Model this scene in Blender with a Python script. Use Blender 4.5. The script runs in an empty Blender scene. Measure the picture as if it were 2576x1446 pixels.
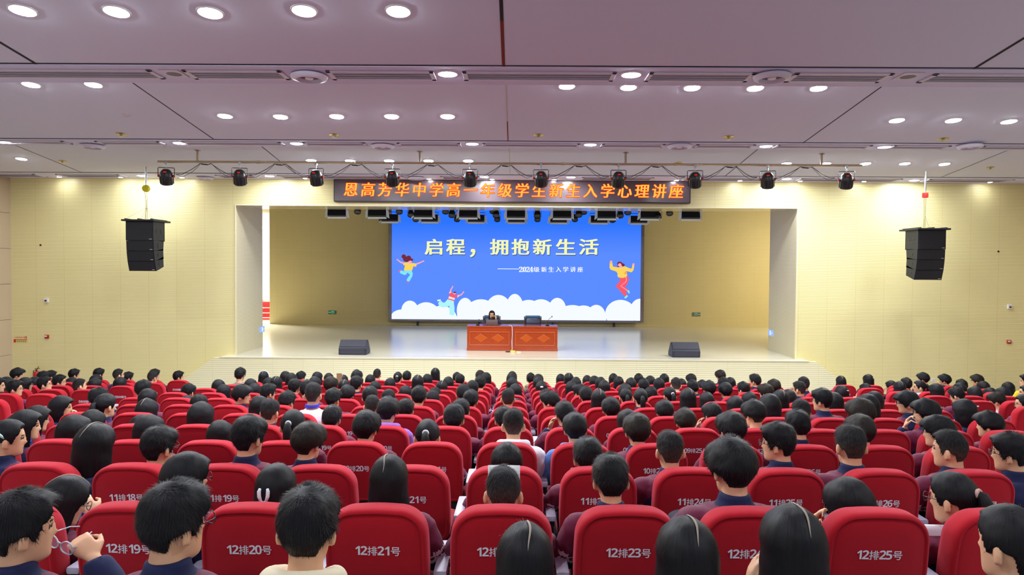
import bpy, bmesh, math, random
import numpy as np
from mathutils import Vector, Matrix, noise

random.seed(7); rng = np.random.default_rng(7)
SC = bpy.context.scene
COL = SC.collection
PI = math.pi

# ------------------------------------------------------------------ camera
FPX = 1717.0                      # focal length in pixels of the 2576 x 1446 frame
PITCH, ROLL, YAW = 0.0255542, 0.0063875, 0.0047736
ZC = 3.236                        # lens height above the flat floor in front of the stage
_cy, _sy = math.cos(YAW), math.sin(YAW)
FW = np.array([-_sy*math.cos(PITCH), _cy*math.cos(PITCH), -math.sin(PITCH)])
_r = np.array([_cy, _sy, 0.0]); _u = np.cross(_r, FW)
RR = math.cos(ROLL)*_r + math.sin(ROLL)*_u
UU = -math.sin(ROLL)*_r + math.cos(ROLL)*_u
cam = bpy.data.cameras.new('camera'); cam.sensor_width = 36.0
cam.lens = FPX/2576*36.0; cam.clip_start = 0.05; cam.clip_end = 200
camo = bpy.data.objects.new('camera', cam); COL.objects.link(camo)
camo.matrix_world = Matrix(((RR[0], UU[0], -FW[0], 0), (RR[1], UU[1], -FW[1], 0),
                            (RR[2], UU[2], -FW[2], ZC), (0, 0, 0, 1)))
SC.camera = camo

# ------------------------------------------------------------------ world, exposure
W = bpy.data.worlds.new('world'); SC.world = W; W.use_nodes = True
W.node_tree.nodes['Background'].inputs[0].default_value = (0.80, 0.86, 1.0, 1)
W.node_tree.nodes['Background'].inputs[1].default_value = 0.34     # added ambient fill, entering through the unbuilt back of the hall
SC.view_settings.view_transform = 'Standard'
SC.view_settings.look = 'None'
SC.view_settings.gamma = 1.0
SC.view_settings.use_curve_mapping = False
SC.view_settings.exposure = 0.0
SC.cycles.use_denoising = True
SC.cycles.max_bounces = 7
SC.cycles.diffuse_bounces = 5
SC.cycles.glossy_bounces = 3
SC.cycles.sample_clamp_indirect = 6.0
LAMP = 465.0                      # radiance of one recessed ceiling lamp

def ray(x, y):
    return RR*(x-1288)/FPX - UU*(y-723)/FPX + FW
def at(x, y, Y):
    """The point of the place seen at (x, y) in the photo that lies Y metres in front of the lens."""
    d = ray(x, y); p = d*(Y/d[1]); return Vector((p[0], p[1], p[2]+ZC))
def atz(x, y, z):
    d = ray(x, y); p = d*((z-ZC)/d[2]); return Vector((p[0], p[1], p[2]+ZC))

# ------------------------------------------------------------------ helpers
def mat(name, color=(.8, .8, .8), rough=.5, metal=0., spec=.5, emit=None, estr=1., sheen=0., coat=0.):
    m = bpy.data.materials.new(name); m.use_nodes = True
    b = m.node_tree.nodes['Principled BSDF']
    b.inputs['Base Color'].default_value = (*color, 1)
    b.inputs['Roughness'].default_value = rough
    b.inputs['Metallic'].default_value = metal
    b.inputs['Specular IOR Level'].default_value = spec
    if sheen: b.inputs['Sheen Weight'].default_value = sheen
    if coat: b.inputs['Coat Weight'].default_value = coat
    if emit is not None:
        b.inputs['Emission Color'].default_value = (*emit, 1)
        b.inputs['Emission Strength'].default_value = estr
    return m
def srgb(r, g, b):
    f = lambda c: (c/255/12.92) if c/255 <= .04045 else ((c/255+.055)/1.055)**2.4
    return (f(r), f(g), f(b))
def N(m, kind, **kw):
    n = m.node_tree.nodes.new(kind)
    for k, v in kw.items(): setattr(n, k, v)
    return n
def L(m, a, b): m.node_tree.links.new(a, b)

class MB:
    """Collects vertices and faces of one mesh."""
    def __init__(s): s.v = []; s.f = []; s.m = []; s.n = 0
    def add(s, v, f, mi=0):
        s.v.append(np.asarray(v, float).reshape(-1, 3))
        s.f += [tuple(i+s.n for i in q) for q in f]; s.m += [mi]*len(f)
        s.n += len(s.v[-1]); return s
    def box(s, c, d, mi=0, bev=0.0, rot=None):
        c = np.array(c, float); h = np.array(d, float)/2
        if bev <= 0:
            v = np.array([(x, y, z) for z in (-1, 1) for y in (-1, 1) for x in (-1, 1)], float)*h
            f = [(0, 2, 3, 1), (4, 5, 7, 6), (0, 1, 5, 4), (2, 6, 7, 3), (0, 4, 6, 2), (1, 3, 7, 5)]
        else:
            bm = bmesh.new(); bmesh.ops.create_cube(bm, size=2)
            for q in bm.verts: q.co = Vector(h*np.array(q.co))
            bmesh.ops.bevel(bm, geom=bm.edges[:], offset=bev, segments=2, affect='EDGES', profile=.6)
            bm.verts.index_update()
            v = np.array([q.co for q in bm.verts]); f = [tuple(q.index for q in p.verts) for p in bm.faces]; bm.free()
        if rot is not None: v = v @ np.array(rot.to_3x3()).T
        return s.add(v+c, f, mi)
    def quad(s, a, b, c, d, mi=0): return s.add([a, b, c, d], [(0, 1, 2, 3)], mi)
    def tube(s, pts, r, n=8, mi=0, cap=True):
        pts = [Vector(p) for p in pts]; k = len(pts)
        r = [r]*k if np.isscalar(r) else list(r)
        V = []; ref = None
        for i, p in enumerate(pts):
            t = (pts[min(i+1, k-1)]-pts[max(i-1, 0)]).normalized()
            if ref is None: ref = Vector((0, 0, 1)) if abs(t.z) < .9 else Vector((1, 0, 0))
            a = (ref - t*ref.dot(t)).normalized(); b = t.cross(a); ref = a
            for j in range(n):
                q = 2*PI*j/n; V.append(p + (a*math.cos(q)+b*math.sin(q))*r[i])
        F = [(i*n+j, i*n+(j+1) % n, (i+1)*n+(j+1) % n, (i+1)*n+j) for i in range(k-1) for j in range(n)]
        if cap: F += [tuple(range(n-1, -1, -1)), tuple((k-1)*n+j for j in range(n))]
        return s.add(V, F, mi)
    def lathe(s, prof, n=20, mi=0, M=None, cap=True):
        """prof: (radius, height) pairs turned about local z."""
        V = []; k = len(prof)
        for (r, z) in prof:
            for j in range(n):
                q = 2*PI*j/n; V.append((r*math.cos(q), r*math.sin(q), z))
        V = np.array(V)
        if M is not None: V = V @ np.array(M.to_3x3()).T + np.array(M.to_translation())
        F = [(i*n+j, i*n+(j+1) % n, (i+1)*n+(j+1) % n, (i+1)*n+j) for i in range(k-1) for j in range(n)]
        if cap: F += [tuple(range(n-1, -1, -1)), tuple((k-1)*n+j for j in range(n))]
        return s.add(V, F, mi)
    def loft(s, rings, n=20, mi=0):
        """rings: (cx, cy, cz, rx, ry), level closed loops."""
        V = []; k = len(rings)
        for (cx, cy, cz, rx, ry) in rings:
            for j in range(n):
                q = 2*PI*j/n; V.append((cx+rx*math.sin(q), cy+ry*math.cos(q), cz))
        F = [(i*n+j, (i+1)*n+j, (i+1)*n+(j+1) % n, i*n+(j+1) % n) for i in range(k-1) for j in range(n)]
        F += [tuple(range(n)), tuple((k-1)*n+j for j in range(n-1, -1, -1))]
        return s.add(V, F, mi)
    def ball(s, c, r, n=12, mi=0, M=None):
        k = n//2+1; r = np.array([r]*3 if np.isscalar(r) else r, float); V = []
        for i in range(k+1):
            t = PI*i/k
            for j in range(n):
                q = 2*PI*j/n; V.append((math.sin(t)*math.cos(q), math.sin(t)*math.sin(q), math.cos(t)))
        V = np.array(V)*r
        if M is not None: V = V @ np.array(M.to_3x3()).T
        F = [(i*n+j, (i+1)*n+j, (i+1)*n+(j+1) % n, i*n+(j+1) % n) for i in range(k) for j in range(n)]
        return s.add(V+np.array(c, float), F, mi)
    def mesh(s, name, mats, smooth=False, merge=0.0):
        me = bpy.data.meshes.new(name)
        v = np.concatenate(s.v) if s.v else np.zeros((0, 3))
        me.from_pydata(v.tolist(), [], s.f)
        for m in (mats if isinstance(mats, (list, tuple)) else [mats]): me.materials.append(m)
        me.polygons.foreach_set('material_index', s.m)
        if merge:
            bm = bmesh.new(); bm.from_mesh(me); bmesh.ops.remove_doubles(bm, verts=bm.verts[:], dist=merge)
            bmesh.ops.recalc_face_normals(bm, faces=bm.faces[:]); bm.to_mesh(me); bm.free()
        if smooth is True: me.polygons.foreach_set('use_smooth', [True]*len(me.polygons))
        elif smooth:
            me.polygons.foreach_set('use_smooth', [True]*len(me.polygons)); me.set_sharp_from_angle(angle=math.radians(smooth))
        me.update(); return me
    def build(s, name, mats, parent=None, smooth=False, **kw):
        return obj(name, s.mesh(name, mats, smooth, **kw), parent)

def obj(name, data, parent=None, loc=None):
    o = bpy.data.objects.new(name, data); COL.objects.link(o)
    if parent is not None: o.parent = parent
    if loc is not None: o.location = loc
    return o
def tag(o, label, cat, group=None, kind=None):
    o['label'] = label; o['category'] = cat
    if group: o['group'] = group
    if kind: o['kind'] = kind
    return o
def thing(name, label, cat, loc=(0, 0, 0), rz=0., group=None):
    o = obj(name, None, None, loc); o.empty_display_size = .1; o.rotation_euler = (0, 0, rz)
    return tag(o, label, cat, group)
def struct(o):
    o['kind'] = 'structure'; return o
def dup(root, loc=None, label=None, rz=None):
    c = root.copy(); COL.objects.link(c)
    if loc is not None: c.location = loc
    if rz is not None: c.rotation_euler = (0, 0, rz)
    if label: c['label'] = label
    for ch in list(root.children):
        d = ch.copy(); COL.objects.link(d); d.parent = c
        for g in list(ch.children):
            e = g.copy(); COL.objects.link(e); e.parent = d
    return c
ORD = 'zeroth first second third fourth fifth sixth seventh eighth ninth tenth eleventh twelfth thirteenth fourteenth fifteenth sixteenth seventeenth eighteenth nineteenth twentieth'.split()

_gl = {}
def glyph(ch, bold=0.0):
    """Flat outline of one character: vertices, faces, advance."""
    k = (ch, bold)
    if k not in _gl:
        c = bpy.data.curves.new('glyph', 'FONT'); c.body = ch; c.size = 1.0; c.offset = bold; c.resolution_u = 3
        o = bpy.data.objects.new('glyph', c); COL.objects.link(o)
        dg = bpy.context.evaluated_depsgraph_get(); dg.update()
        me = bpy.data.meshes.new_from_object(o.evaluated_get(dg))
        v = np.array([q.co[:] for q in me.vertices]).reshape(-1, 3); f = [tuple(p.vertices) for p in me.polygons]
        bpy.data.objects.remove(o); bpy.data.curves.remove(c); bpy.data.meshes.remove(me)
        _gl[k] = (v, f)
    return _gl[k]
def text_mb(mb, s, origin, ex, ez, size, adv, bold=0., mi=0, narrow=None):
    """Lays the characters of s on a plane: each fills one advance step. ex, ez: unit vectors along and up."""
    o = np.array(origin, float); ex = np.array(ex, float); ez = np.array(ez, float); x = 0.
    for ch in s:
        a = adv*(narrow if (narrow and not 0x2e00 < ord(ch) < 0x10000) else 1.0)
        if ch.strip():
            v, f = glyph(ch, bold)
            if len(v):
                w = .5 if 0x2e00 < ord(ch) < 0x10000 else (v[:, 0].min()+v[:, 0].max())/2
                px = (v[:, 0]-w)*size + x + a/2; pz = v[:, 1]*size
                mb.add(o + px[:, None]*ex + pz[:, None]*ez, f, mi)
        x += a
    return x
# ------------------------------------------------------------------ materials of the place
def slat_mat(name, base, line, panel=.742, pitch=.0365, axis='X', rough=.38, depth=.5):
    """Light wood boarding with fine horizontal grooves and upright panel joints."""
    m = mat(name, base, rough, spec=.5)
    b = m.node_tree.nodes['Principled BSDF']
    tc = N(m, 'ShaderNodeTexCoord'); sx = N(m, 'ShaderNodeSeparateXYZ'); L(m, tc.outputs['Object'], sx.inputs[0])
    def groove(sock, step, width):
        a = N(m, 'ShaderNodeMath', operation='DIVIDE'); L(m, sock, a.inputs[0]); a.inputs[1].default_value = step
        fr = N(m, 'ShaderNodeMath', operation='FRACT'); L(m, a.outputs[0], fr.inputs[0])
        lt = N(m, 'ShaderNodeMath', operation='LESS_THAN'); L(m, fr.outputs[0], lt.inputs[0]); lt.inputs[1].default_value = width
        return lt.outputs[0]
    g1 = groove(sx.outputs['Z'], pitch, .24); g2 = groove(sx.outputs[axis], panel, .010)
    h = N(m, 'ShaderNodeMath', operation='MULTIPLY'); L(m, g2, h.inputs[0]); h.inputs[1].default_value = .55
    mx = N(m, 'ShaderNodeMath', operation='MAXIMUM'); L(m, g1, mx.inputs[0]); L(m, h.outputs[0], mx.inputs[1])
    nz = N(m, 'ShaderNodeTexNoise'); nz.inputs['Scale'].default_value = 1.3; nz.inputs['Detail'].default_value = 3
    L(m, tc.outputs['Object'], nz.inputs['Vector'])
    r = N(m, 'ShaderNodeMix', data_type='RGBA'); r.inputs[6].default_value = (*base, 1)
    r.inputs[7].default_value = (base[0]*.94, base[1]*.93, base[2]*.86, 1); L(m, nz.outputs[0], r.inputs[0])
    c = N(m, 'ShaderNodeMix', data_type='RGBA'); L(m, mx.outputs[0], c.inputs[0])
    L(m, r.outputs[2], c.inputs[6]); c.inputs[7].default_value = (*line, 1)
    L(m, c.outputs[2], b.inputs['Base Color'])
    bp = N(m, 'ShaderNodeBump', invert=True); bp.inputs['Strength'].default_value = depth; bp.inputs['Distance'].default_value = .006
    L(m, mx.outputs[0], bp.inputs['Height']); L(m, bp.outputs[0], b.inputs['Normal'])
    return m

WOOD = srgb(242, 235, 184); WOODL = srgb(206, 180, 92)
M_slat = slat_mat('slatted_wood', WOOD, WOODL)
M_slat_y = slat_mat('slatted_wood_return', srgb(226, 218, 186), srgb(190, 176, 130), axis='Y')
M_slat_front = slat_mat('slatted_wood_stage_front', srgb(244, 240, 208), srgb(214, 200, 146), panel=.78, pitch=.05)
M_slat_back = slat_mat('slatted_wood_stage_back', srgb(226, 213, 166), srgb(200, 180, 122), panel=.70, pitch=.05, rough=.55)
M_plain = mat('smooth_wood', srgb(228, 208, 160), .22)
M_ceil = mat('ceiling_paint', srgb(210, 210, 228), .85, spec=.2)
M_strip = mat('ceiling_strip_paint', srgb(208, 206, 232), .8, spec=.2)
M_seam = mat('ceiling_joint', (.02, .015, .015), .9)
M_seam_light = mat('ceiling_joint_pale', srgb(190, 186, 176), .9)
M_gap_red = mat('ceiling_joint_red', srgb(120, 20, 12), .8)
M_side = mat('side_wall_panel', srgb(192, 172, 144), .7)
M_floor = mat('hall_floor', srgb(168, 160, 156), .5)
M_dark = mat('dark_floor', srgb(70, 60, 58), .6)
M_white = mat('white_paint', (.8, .8, .8), .5)
M_black = mat('black_plastic', (.012, .012, .014), .45)
M_metal = mat('steel', (.55, .55, .56), .3, metal=1.0)
M_lampw = mat('small_lamp_face', (1, 1, 1), .5, emit=(.95, .97, 1.0), estr=LAMP*.32)
M_lamp = mat('lamp_face', (1, 1, 1), .5, emit=(.90, .955, 1.0), estr=LAMP)
# stage floor: pale boards under a gloss lacquer
M_stage = mat('stage_floor', srgb(232, 227, 204), .16, spec=.6)
b = M_stage.node_tree.nodes['Principled BSDF']
nz = N(M_stage, 'ShaderNodeTexNoise'); nz.inputs['Scale'].default_value = 2.5; nz.inputs['Detail'].default_value = 4
rp = N(M_stage, 'ShaderNodeMapRange'); rp.inputs[3].default_value = .14; rp.inputs[4].default_value = .26
L(M_stage, nz.outputs[0], rp.inputs[0]); L(M_stage, rp.outputs[0], b.inputs['Roughness'])

# ------------------------------------------------------------------ measures
D12, SEATW, X22, H12, STEP = 3.01227, .553366, -.0538, 1.04861, .112471
def row_y(k): return D12 + 12 - k             # distance of the backs of row k, counted from the stage
def row_z(k): return (k-1)*STEP               # its floor
YW = 17.9                                     # front wall
ZS = ZC - 2.283                               # stage floor
YS = 17.5                                     # stage edge
YB = 28.0                                     # back wall of the stage
XL, XR = at(27, 600, YW).x, 13.55
ZT = at(1290, 453, YW).z
OL, OR = at(591.5, 700, YW).x, at(2005, 700, YW).x
ZO = at(1290, 520.5, YW).z                    # underside of the opening
YJ = 19.85

# ------------------------------------------------------------------ floor, walls, stage
mb = MB()
y_edge = [row_y(k)-.22 for k in range(1, 15)]   # riser behind each row
mb.quad((XL-.3, y_edge[0], 0), (XR+.3, y_edge[0], 0), (XR+.3, YW, 0), (XL-.3, YW, 0))
for k in range(2, 15):
    z0, z1 = row_z(k-1), row_z(k)
    ya, yb = y_edge[k-2], (y_edge[k-1] if k < 14 else -4.0)
    mb.quad((XL-.3, yb, z1), (XR+.3, yb, z1), (XR+.3, ya, z1), (XL-.3, ya, z1))
    mb.quad((XL-.3, ya, z1), (XR+.3, ya, z1), (XR+.3, ya, z0), (XL-.3, ya, z0))
struct(mb.build('floor', M_floor))

mb = MB()   # front wall with the stage opening; 12 cm thick
def slab(x0, x1, z0, z1, y0=YW, y1=YW+.12): mb.box(((x0+x1)/2, (y0+y1)/2, (z0+z1)/2), (x1-x0, y1-y0, z1-z0))
slab(XL-.2, OL, 0, ZT+.15); slab(OR, XR+.2, 0, ZT+.15); slab(OL, OR, ZO, ZT+.15)
struct(mb.build('wall_front', M_slat))
mb = MB()
mb.box((OL-.06, (YW+.12+YJ)/2, (ZS-.05+ZO+.3)/2), (.12, YJ-YW-.12, ZO+.35-ZS))
struct(mb.build('wall_opening_left', M_slat_y))
mb = MB()
mb.box((OR+.06, (YW+.12+YJ)/2, (ZS-.05+ZO+.3)/2), (.12, YJ-YW-.12, ZO+.35-ZS))
struct(mb.build('wall_opening_right', M_slat_y))
mb = MB(); za, zb = ZO, ZO+.078
mb.add([(x, y, z+d) for d in (0, .12) for x in (OL, OR) for y, z in ((YW+.12, za), (YJ, zb))], [(0, 1, 3, 2), (4, 6, 7, 5), (0, 2, 6, 4), (1, 5, 7, 3), (0, 4, 5, 1), (2, 3, 7, 6)])
struct(mb.build('trim_1', mat('opening_soffit', srgb(214, 200, 160), .12, spec=.6)))
mb = MB()   # light edge strip round the opening
for x in (OL, OR): mb.box((x+(.012 if x < 0 else -.012), YW-.004, (ZS+ZO)/2), (.024, .02, ZO-ZS))
mb.box(((OL+OR)/2, YW-.004, ZO+.012), (OR-OL, .02, .024))
struct(mb.build('trim_2', mat('edge_strip', srgb(236, 226, 196), .4)))

mb = MB()   # side walls
for i, z in enumerate(np.arange(0, 5.6, .93)):
    mb.box((XL-.1, 8.0, z+.46), (.2, 24, .922))
struct(mb.build('wall_left', M_side))
mb = MB()
for i, z in enumerate(np.arange(0, 5.6, .93)):
    mb.box((XR+.1, 8.0, z+.46), (.2, 24, .922))
struct(mb.build('wall_right', M_side))

XSL, XSR = atz(552, 898, ZS).x, atz(2036, 908, ZS).x
mb = MB()
mb.box(((XSL+XSR)/2, (YS+YW)/2, ZS/2-.001), (XSR-XSL, YW-YS, ZS-.03))
mb.box((0, (YW+.3+33)/2, ZS/2), (34, 33-YW-.3, ZS-.03), 0)
for xa, sg in ((XSL, -1), (XSR, 1)):           # sloping cheek of the steps at each end
    v = [(xa, YS, 0), (xa, YS, ZS-.02), (xa+sg*.18, YS, ZS-.02), (xa+sg*1.45, YS, 0)]
    v = v+[(x, YS+.05, z) for x, y, z in v]
    mb.add(v, [(0, 1, 2, 3), (7, 6, 5, 4), (0, 4, 5, 1), (1, 5, 6, 2), (2, 6, 7, 3), (3, 7, 4, 0)])
    for i in range(5):
        mb.box((xa+sg*(.14+.24*i), YS+.22, (ZS-.16*(i+1))/2), (.28, .34, ZS-.16*(i+1)))
struct(mb.build('stage_front', M_slat_front))
mb = MB()
mb.box(((XSL+XSR)/2, (YS+YW)/2, ZS-.008), (XSR-XSL+.02, YW-YS+.04, .016), bev=.006)
mb.quad((OL, YW-.01, ZS), (OR, YW-.01, ZS), (OR, YW+.13, ZS), (OL, YW+.13, ZS)); mb.quad((-17, YW+.13, ZS), (17, YW+.13, ZS), (17, 33, ZS), (-17, 33, ZS))
struct(mb.build('floor_stage', M_stage))

XBL = at(678, 700, YB).x
mb = MB(); mb.box(((XBL+13.0)/2, YB+.1, (ZS+8)/2), (13.0-XBL, .2, 8-ZS))
struct(mb.build('wall_stage_back', M_slat_back))
mb = MB(); mb.box((0, 31.2, 4.5), (34, .2, 7.4))
struct(mb.build('wall_backstage', mat('white_wall', srgb(238, 234, 222), .8)))
for sx, nm in ((-1, 'wall_wing_left'), (1, 'wall_wing_right')):
    mb = MB(); mb.box((sx*14.2, 24.6, 4.5), (.2, 13.3, 7.4)); struct(mb.build(nm, M_slat_y))
mb = MB(); mb.box((0, 24.6, 7.6), (34, 13.4, .2)); struct(mb.build('ceiling_stage', mat('stage_ceiling', (.05, .05, .05), .9)))

# ------------------------------------------------------------------ ceiling: sloping panels between flat service strips
SLOPE = .1164
strips = [(3.20, 3.95, ZC+2.31), (7.77, 8.50, ZC+2.30), (12.34, 12.94, ZC+2.315), (16.9, YW+.05, ZC+2.345)]
panels = [(-4.0, 3.20, ZC+2.31), (3.95, 7.77, ZC+2.30), (8.50, 12.34, ZC+2.315), (12.94, 16.9, ZC+2.345)]
mb = MB(); xa, xb = XL-.3, XR+.3
for (y0, y1, ze) in panels:
    z0 = ze+SLOPE*(y1-y0)
    mb.quad((xa, y0, z0), (xb, y0, z0), (xb, y1, ze), (xa, y1, ze), 0)
    mb.quad((xa, y0, z0+.1), (xa, y1, ze+.1), (xb, y1, ze+.1), (xb, y0, z0+.1), 0)
for i, (y0, y1, z) in enumerate(strips):
    mb.quad((xa, y0, z-.012), (xb, y0, z-.012), (xb, y1, z-.012), (xa, y1, z-.012), 1)
    mb.quad((xa, y0, z+.03), (xb, y0, z+.03), (xb, y0, z-.012), (xa, y0, z-.012), 1)
    if i < 3:
        zt = panels[i+1][2]+SLOPE*(panels[i+1][1]-panels[i+1][0])
        mb.quad((xa, y1, z-.012), (xb, y1, z-.012), (xb, y1, zt), (xa, y1, zt), 1)
    mb.box((0, y0-.016, z+.002), (xb-xa, .026, .008), 2)          # shadow joint
XC0 = at(1267, 173, 7.77).x; SEAMW = 5.295
for pi, (y0, y1, ze) in enumerate(panels):
    for n in range(-3, 4):
        x = XC0+n*SEAMW
        if not xa < x < xb: continue
        w = .035 if pi <= 1 else .018
        mi = 2 if (n or pi <= 1) else 3
        z0 = ze+SLOPE*(y1-y0)-.004; z1 = ze-.004
        ym = y0+(y1-y0)*(.72 if n == 0 and pi in (1, 2) else 1.0); zm = z0+(z1-z0)*(ym-y0)/(y1-y0)
        mb.quad((x-w/2, y0, z0), (x+w/2, y0, z0), (x+w/2, ym, zm), (x-w/2, ym, zm), mi)
        if ym < y1: mb.quad((x-w/2, ym, zm), (x+w/2, ym, zm), (x+w/2, y1, z1), (x-w/2, y1, z1), 4)
struct(mb.build('ceiling', [M_ceil, M_strip, M_seam, M_seam_light, M_gap_red]))

def on_panel(x, y, i):
    """Point of sloping panel i seen at (x, y)."""
    y0, y1, ze = panels[i]; d = ray(x, y)
    t = (ze-ZC+SLOPE*y1)/(d[2]+SLOPE*d[1]); p = d*t; return Vector((p[0], p[1], p[2]+ZC))
TILT = -math.atan(SLOPE)

# ------------------------------------------------------------------ recessed lamps
def make_lamp(label, loc, tilt, r, group, face=None):
    t = thing('ceiling_downlight', label, 'ceiling light', loc, 0, group); t.rotation_euler = (tilt, 0, 0)
    a = MB(); a.lathe([(r*.97, -.004), (r*1.02, -.012), (r*1.14, -.010), (r*1.18, -.001), (r*1.18, .002), (r*.97, .002)], 28, cap=False)
    a.build('trim_ring', M_white, t, smooth=40)
    d = MB(); d.lathe([(r*.98, -.002), (r*.96, -.010), (r*.82, -.016), (r*.5, -.019), (.001, -.020)], 28, cap=False); d.build('lamp_face', face or M_lamp, t, smooth=True)
    return t
lampA = make_lamp('x', (0, 0, 0), TILT, .108, None); used_lamp = [False]
def lamp(loc, tilt, label, group):
    if not used_lamp[0]: o = lampA; used_lamp[0] = True
    else: o = dup(lampA)
    o.location = loc; o.rotation_euler = (tilt, 0, 0); o['label'] = label; o['group'] = group
G = 'round ceiling downlights'
def lamp_row(pts, panel, text):
    for i, (x, y) in enumerate(pts):
        lamp(on_panel(x, y, panel), TILT, 'downlight, %s from left in the %s' % (ORD[i+1], text), G)
lamp_row([(57, 25), (293, 28), (529, 31), (765, 26), (1002, 27)], 1, 'row of five nearest the camera')
lamp_row([(78, 212), (235, 212)], 2, 'pair at upper left of the second panel')
lamp_row([(566, 291), (706, 293), (847, 292), (985, 292), (1126, 292)], 2, 'row of five left of the middle joint')
lamp_row([(1426, 216), (1581, 219), (1741, 220), (1900, 221), (2059, 221)], 2, 'row of five right of the middle joint')
lamp_row([(2256, 302), (2398, 302), (2538, 305)], 2, 'three at the right end of the second panel')
lamp_row([(54, 399)], 3, 'third panel, alone near the left wall')
lamp_row([(783, 403), (881, 404), (979, 404), (1078, 404), (1178, 404)], 3, 'row of five behind the lighting pipe')
lamp_row([(1978, 411), (2077, 411), (2177, 411), (2276, 411), (2376, 412)], 3, 'row of five past the right pipe end')
def strip_row(pts, s, text):
    z = strips[s][2]-.012
    for i, (x, y) in enumerate(pts):
        lamp(atz(x, y, z), 0, 'small downlight, %s from left in the %s' % (ORD[i+1], text), G)
strip_row([(1126, 185), (1588, 187)], 1, 'nearest flat ceiling strip')
strip_row([(10, 357), (452, 359), (746, 360), (1188, 361), (1485, 363), (1927, 367), (2225, 369)], 2, 'second flat ceiling strip')
strip_row([(357, 441), (678, 442), (1218, 444), (1436, 445), (1979, 449), (2300, 453)], 3, 'ceiling strip along the front wall')
for i, x in enumerate((-11.2, -6.6, -2.0, 2.6, 7.2, 11.4)):       # unseen lamps above the lens, added to light the near rows
    for j, (y, pi) in enumerate(((4.9, 1), (1.3, 0), (-1.6, 0))):
        y0, y1, ze = panels[pi]
        lamp(Vector((x, y, ze+SLOPE*(y1-y))), TILT, 'added unseen downlight above the back rows, %s from left, %s line' % (ORD[i+1], ('front', 'middle', 'rear')[j]), G)
# small lamps added near the front wall to make glow spots on the boards
zs3 = strips[3][2]-.012
for i, x in enumerate((153, 308, 461, 770, 1080, 1238, 1394, 1700, 1859, 2010, 2170, 2486)):
    p = at(x, 452, YW-.24); lb = 'added small downlight grazing the front wall, %s from left' % ORD[i+1]
    if i == 0: lampW = make_lamp(lb, Vector((p.x, YW-.30, zs3)), 0, .055, G, M_lampw)
    else: dup(lampW, Vector((p.x, YW-.30, zs3)), lb)

# ------------------------------------------------------------------ air outlets
def make_slot(x0, x1, s, label):
    y0, y1, z = strips[s]; w = (y1-y0)
    yc = y0+w*.45; d = w*.5
    t = thing('air_slot', label, 'ceiling vent', ((x0+x1)/2, yc, z-.012), 0, 'linear ceiling vents')
    ln = x1-x0; a = MB(); k = .055
    for sx in (-1, 1): a.box((sx*(ln/2-k/2), 0, -.008), (k, d, .016), bev=.004)
    for sy in (-1, 1): a.box((0, sy*(d/2-k/2), -.008), (ln, k, .016), bev=.004)
    a.build('frame', M_white_vent, t)
    g = MB(); g.box((0, 0, -.001), (ln-.06, d-.06, .002))
    for q in range(3): g.box((0, (q-1)*(d-.12)/3, -.006), (ln-.09, .008, .008), 1)
    g.build('grille', [M_grille, M_white_vent], t)
M_white_vent = mat('vent_frame', srgb(205, 200, 214), .5)
M_grille = mat('vent_grille', srgb(112, 106, 126), .6)
def slots(s, y, spans, text):
    z = strips[s][2]
    for i, (a, b) in enumerate(spans):
        make_slot(atz(a, y, z).x, atz(b, y, z).x, s, 'long grey air slot, %s from left in the %s' % (ORD[i+1], text))
slots(1, 187, [(-300, 405), (480, 722), (830, 1095), (1165, 1548), (1628, 1895), (1992, 2240), (2340, 2800)], 'nearest ceiling strip')
slots(2, 363, [(30, 195), (270, 425), (478, 720), (772, 925), (1003, 1160), (1215, 1458), (1512, 1672), (1750, 1900), (1955, 2198), (2252, 2400), (2480, 2640)], 'second ceiling strip')
slots(3, 445, [(-40, 130), (180, 330), (560, 650), (710, 980), (1110, 1190)], 'strip at the front wall')
slots(3, 449, [(1460, 1640), (1720, 1950), (2010, 2270), (2340, 2560)], 'strip at the front wall, right half')

def make_round(label, loc):
    t = thing('round_vent', label, 'ceiling vent', loc, 0, 'round ceiling vents')
    a = MB(); a.lathe([(.05, 0), (.19, -.004), (.215, -.022), (.20, -.055), (.150, -.070), (.135, -.045), (.125, -.02), (.12, -.015)], 32, cap=False)
    a.build('housing', M_white_vent, t, smooth=50)
    a = MB(); a.lathe([(.002, -.022), (.12, -.020), (.13, -.03)], 28, cap=False); a.build('throat', M_grille, t, smooth=50)
    a = MB(); a.lathe([(.001, -.06), (.04, -.058), (.05, -.048), (.045, -.03), (.001, -.03)], 20, cap=False); a.build('centre_cap', M_white, t, smooth=50)
    return t
rv = None
for s, y, xs, text in ((1, 187, (778, 1942), 'nearest'), (2, 364, (233, 963, 1709, 2441), 'second'), (3, 445, (515, 1046), 'farthest')):
    for i, x in enumerate(xs):
        p = atz(x, y, strips[s][2]-.012); lb = 'round white air diffuser, %s from left in the %s ceiling strip' % (ORD[i+1], text)
        if rv is None: rv = make_round(lb, p)
        else: dup(rv, p, lb)
for i, (x, y) in enumerate(((438, 184), (2284, 191))):
    p = atz(x, y, strips[1][2]-.012)
    t = thing('unlit_downlight', 'unlit square-framed downlight at the %s of the nearest ceiling strip' % ('left', 'right')[i], 'ceiling light', p, 0, 'unlit ceiling lights')
    a = MB(); a.box((0, 0, -.006), (.23, .30, .012), bev=.004); a.build('square_frame', M_white_vent, t)
    a = MB(); a.lathe([(.085, -.013), (.085, -.0125), (.07, -.0122), (.001, -.0122)], 24, cap=False); a.build('dark_lamp', M_grille, t)

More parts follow.
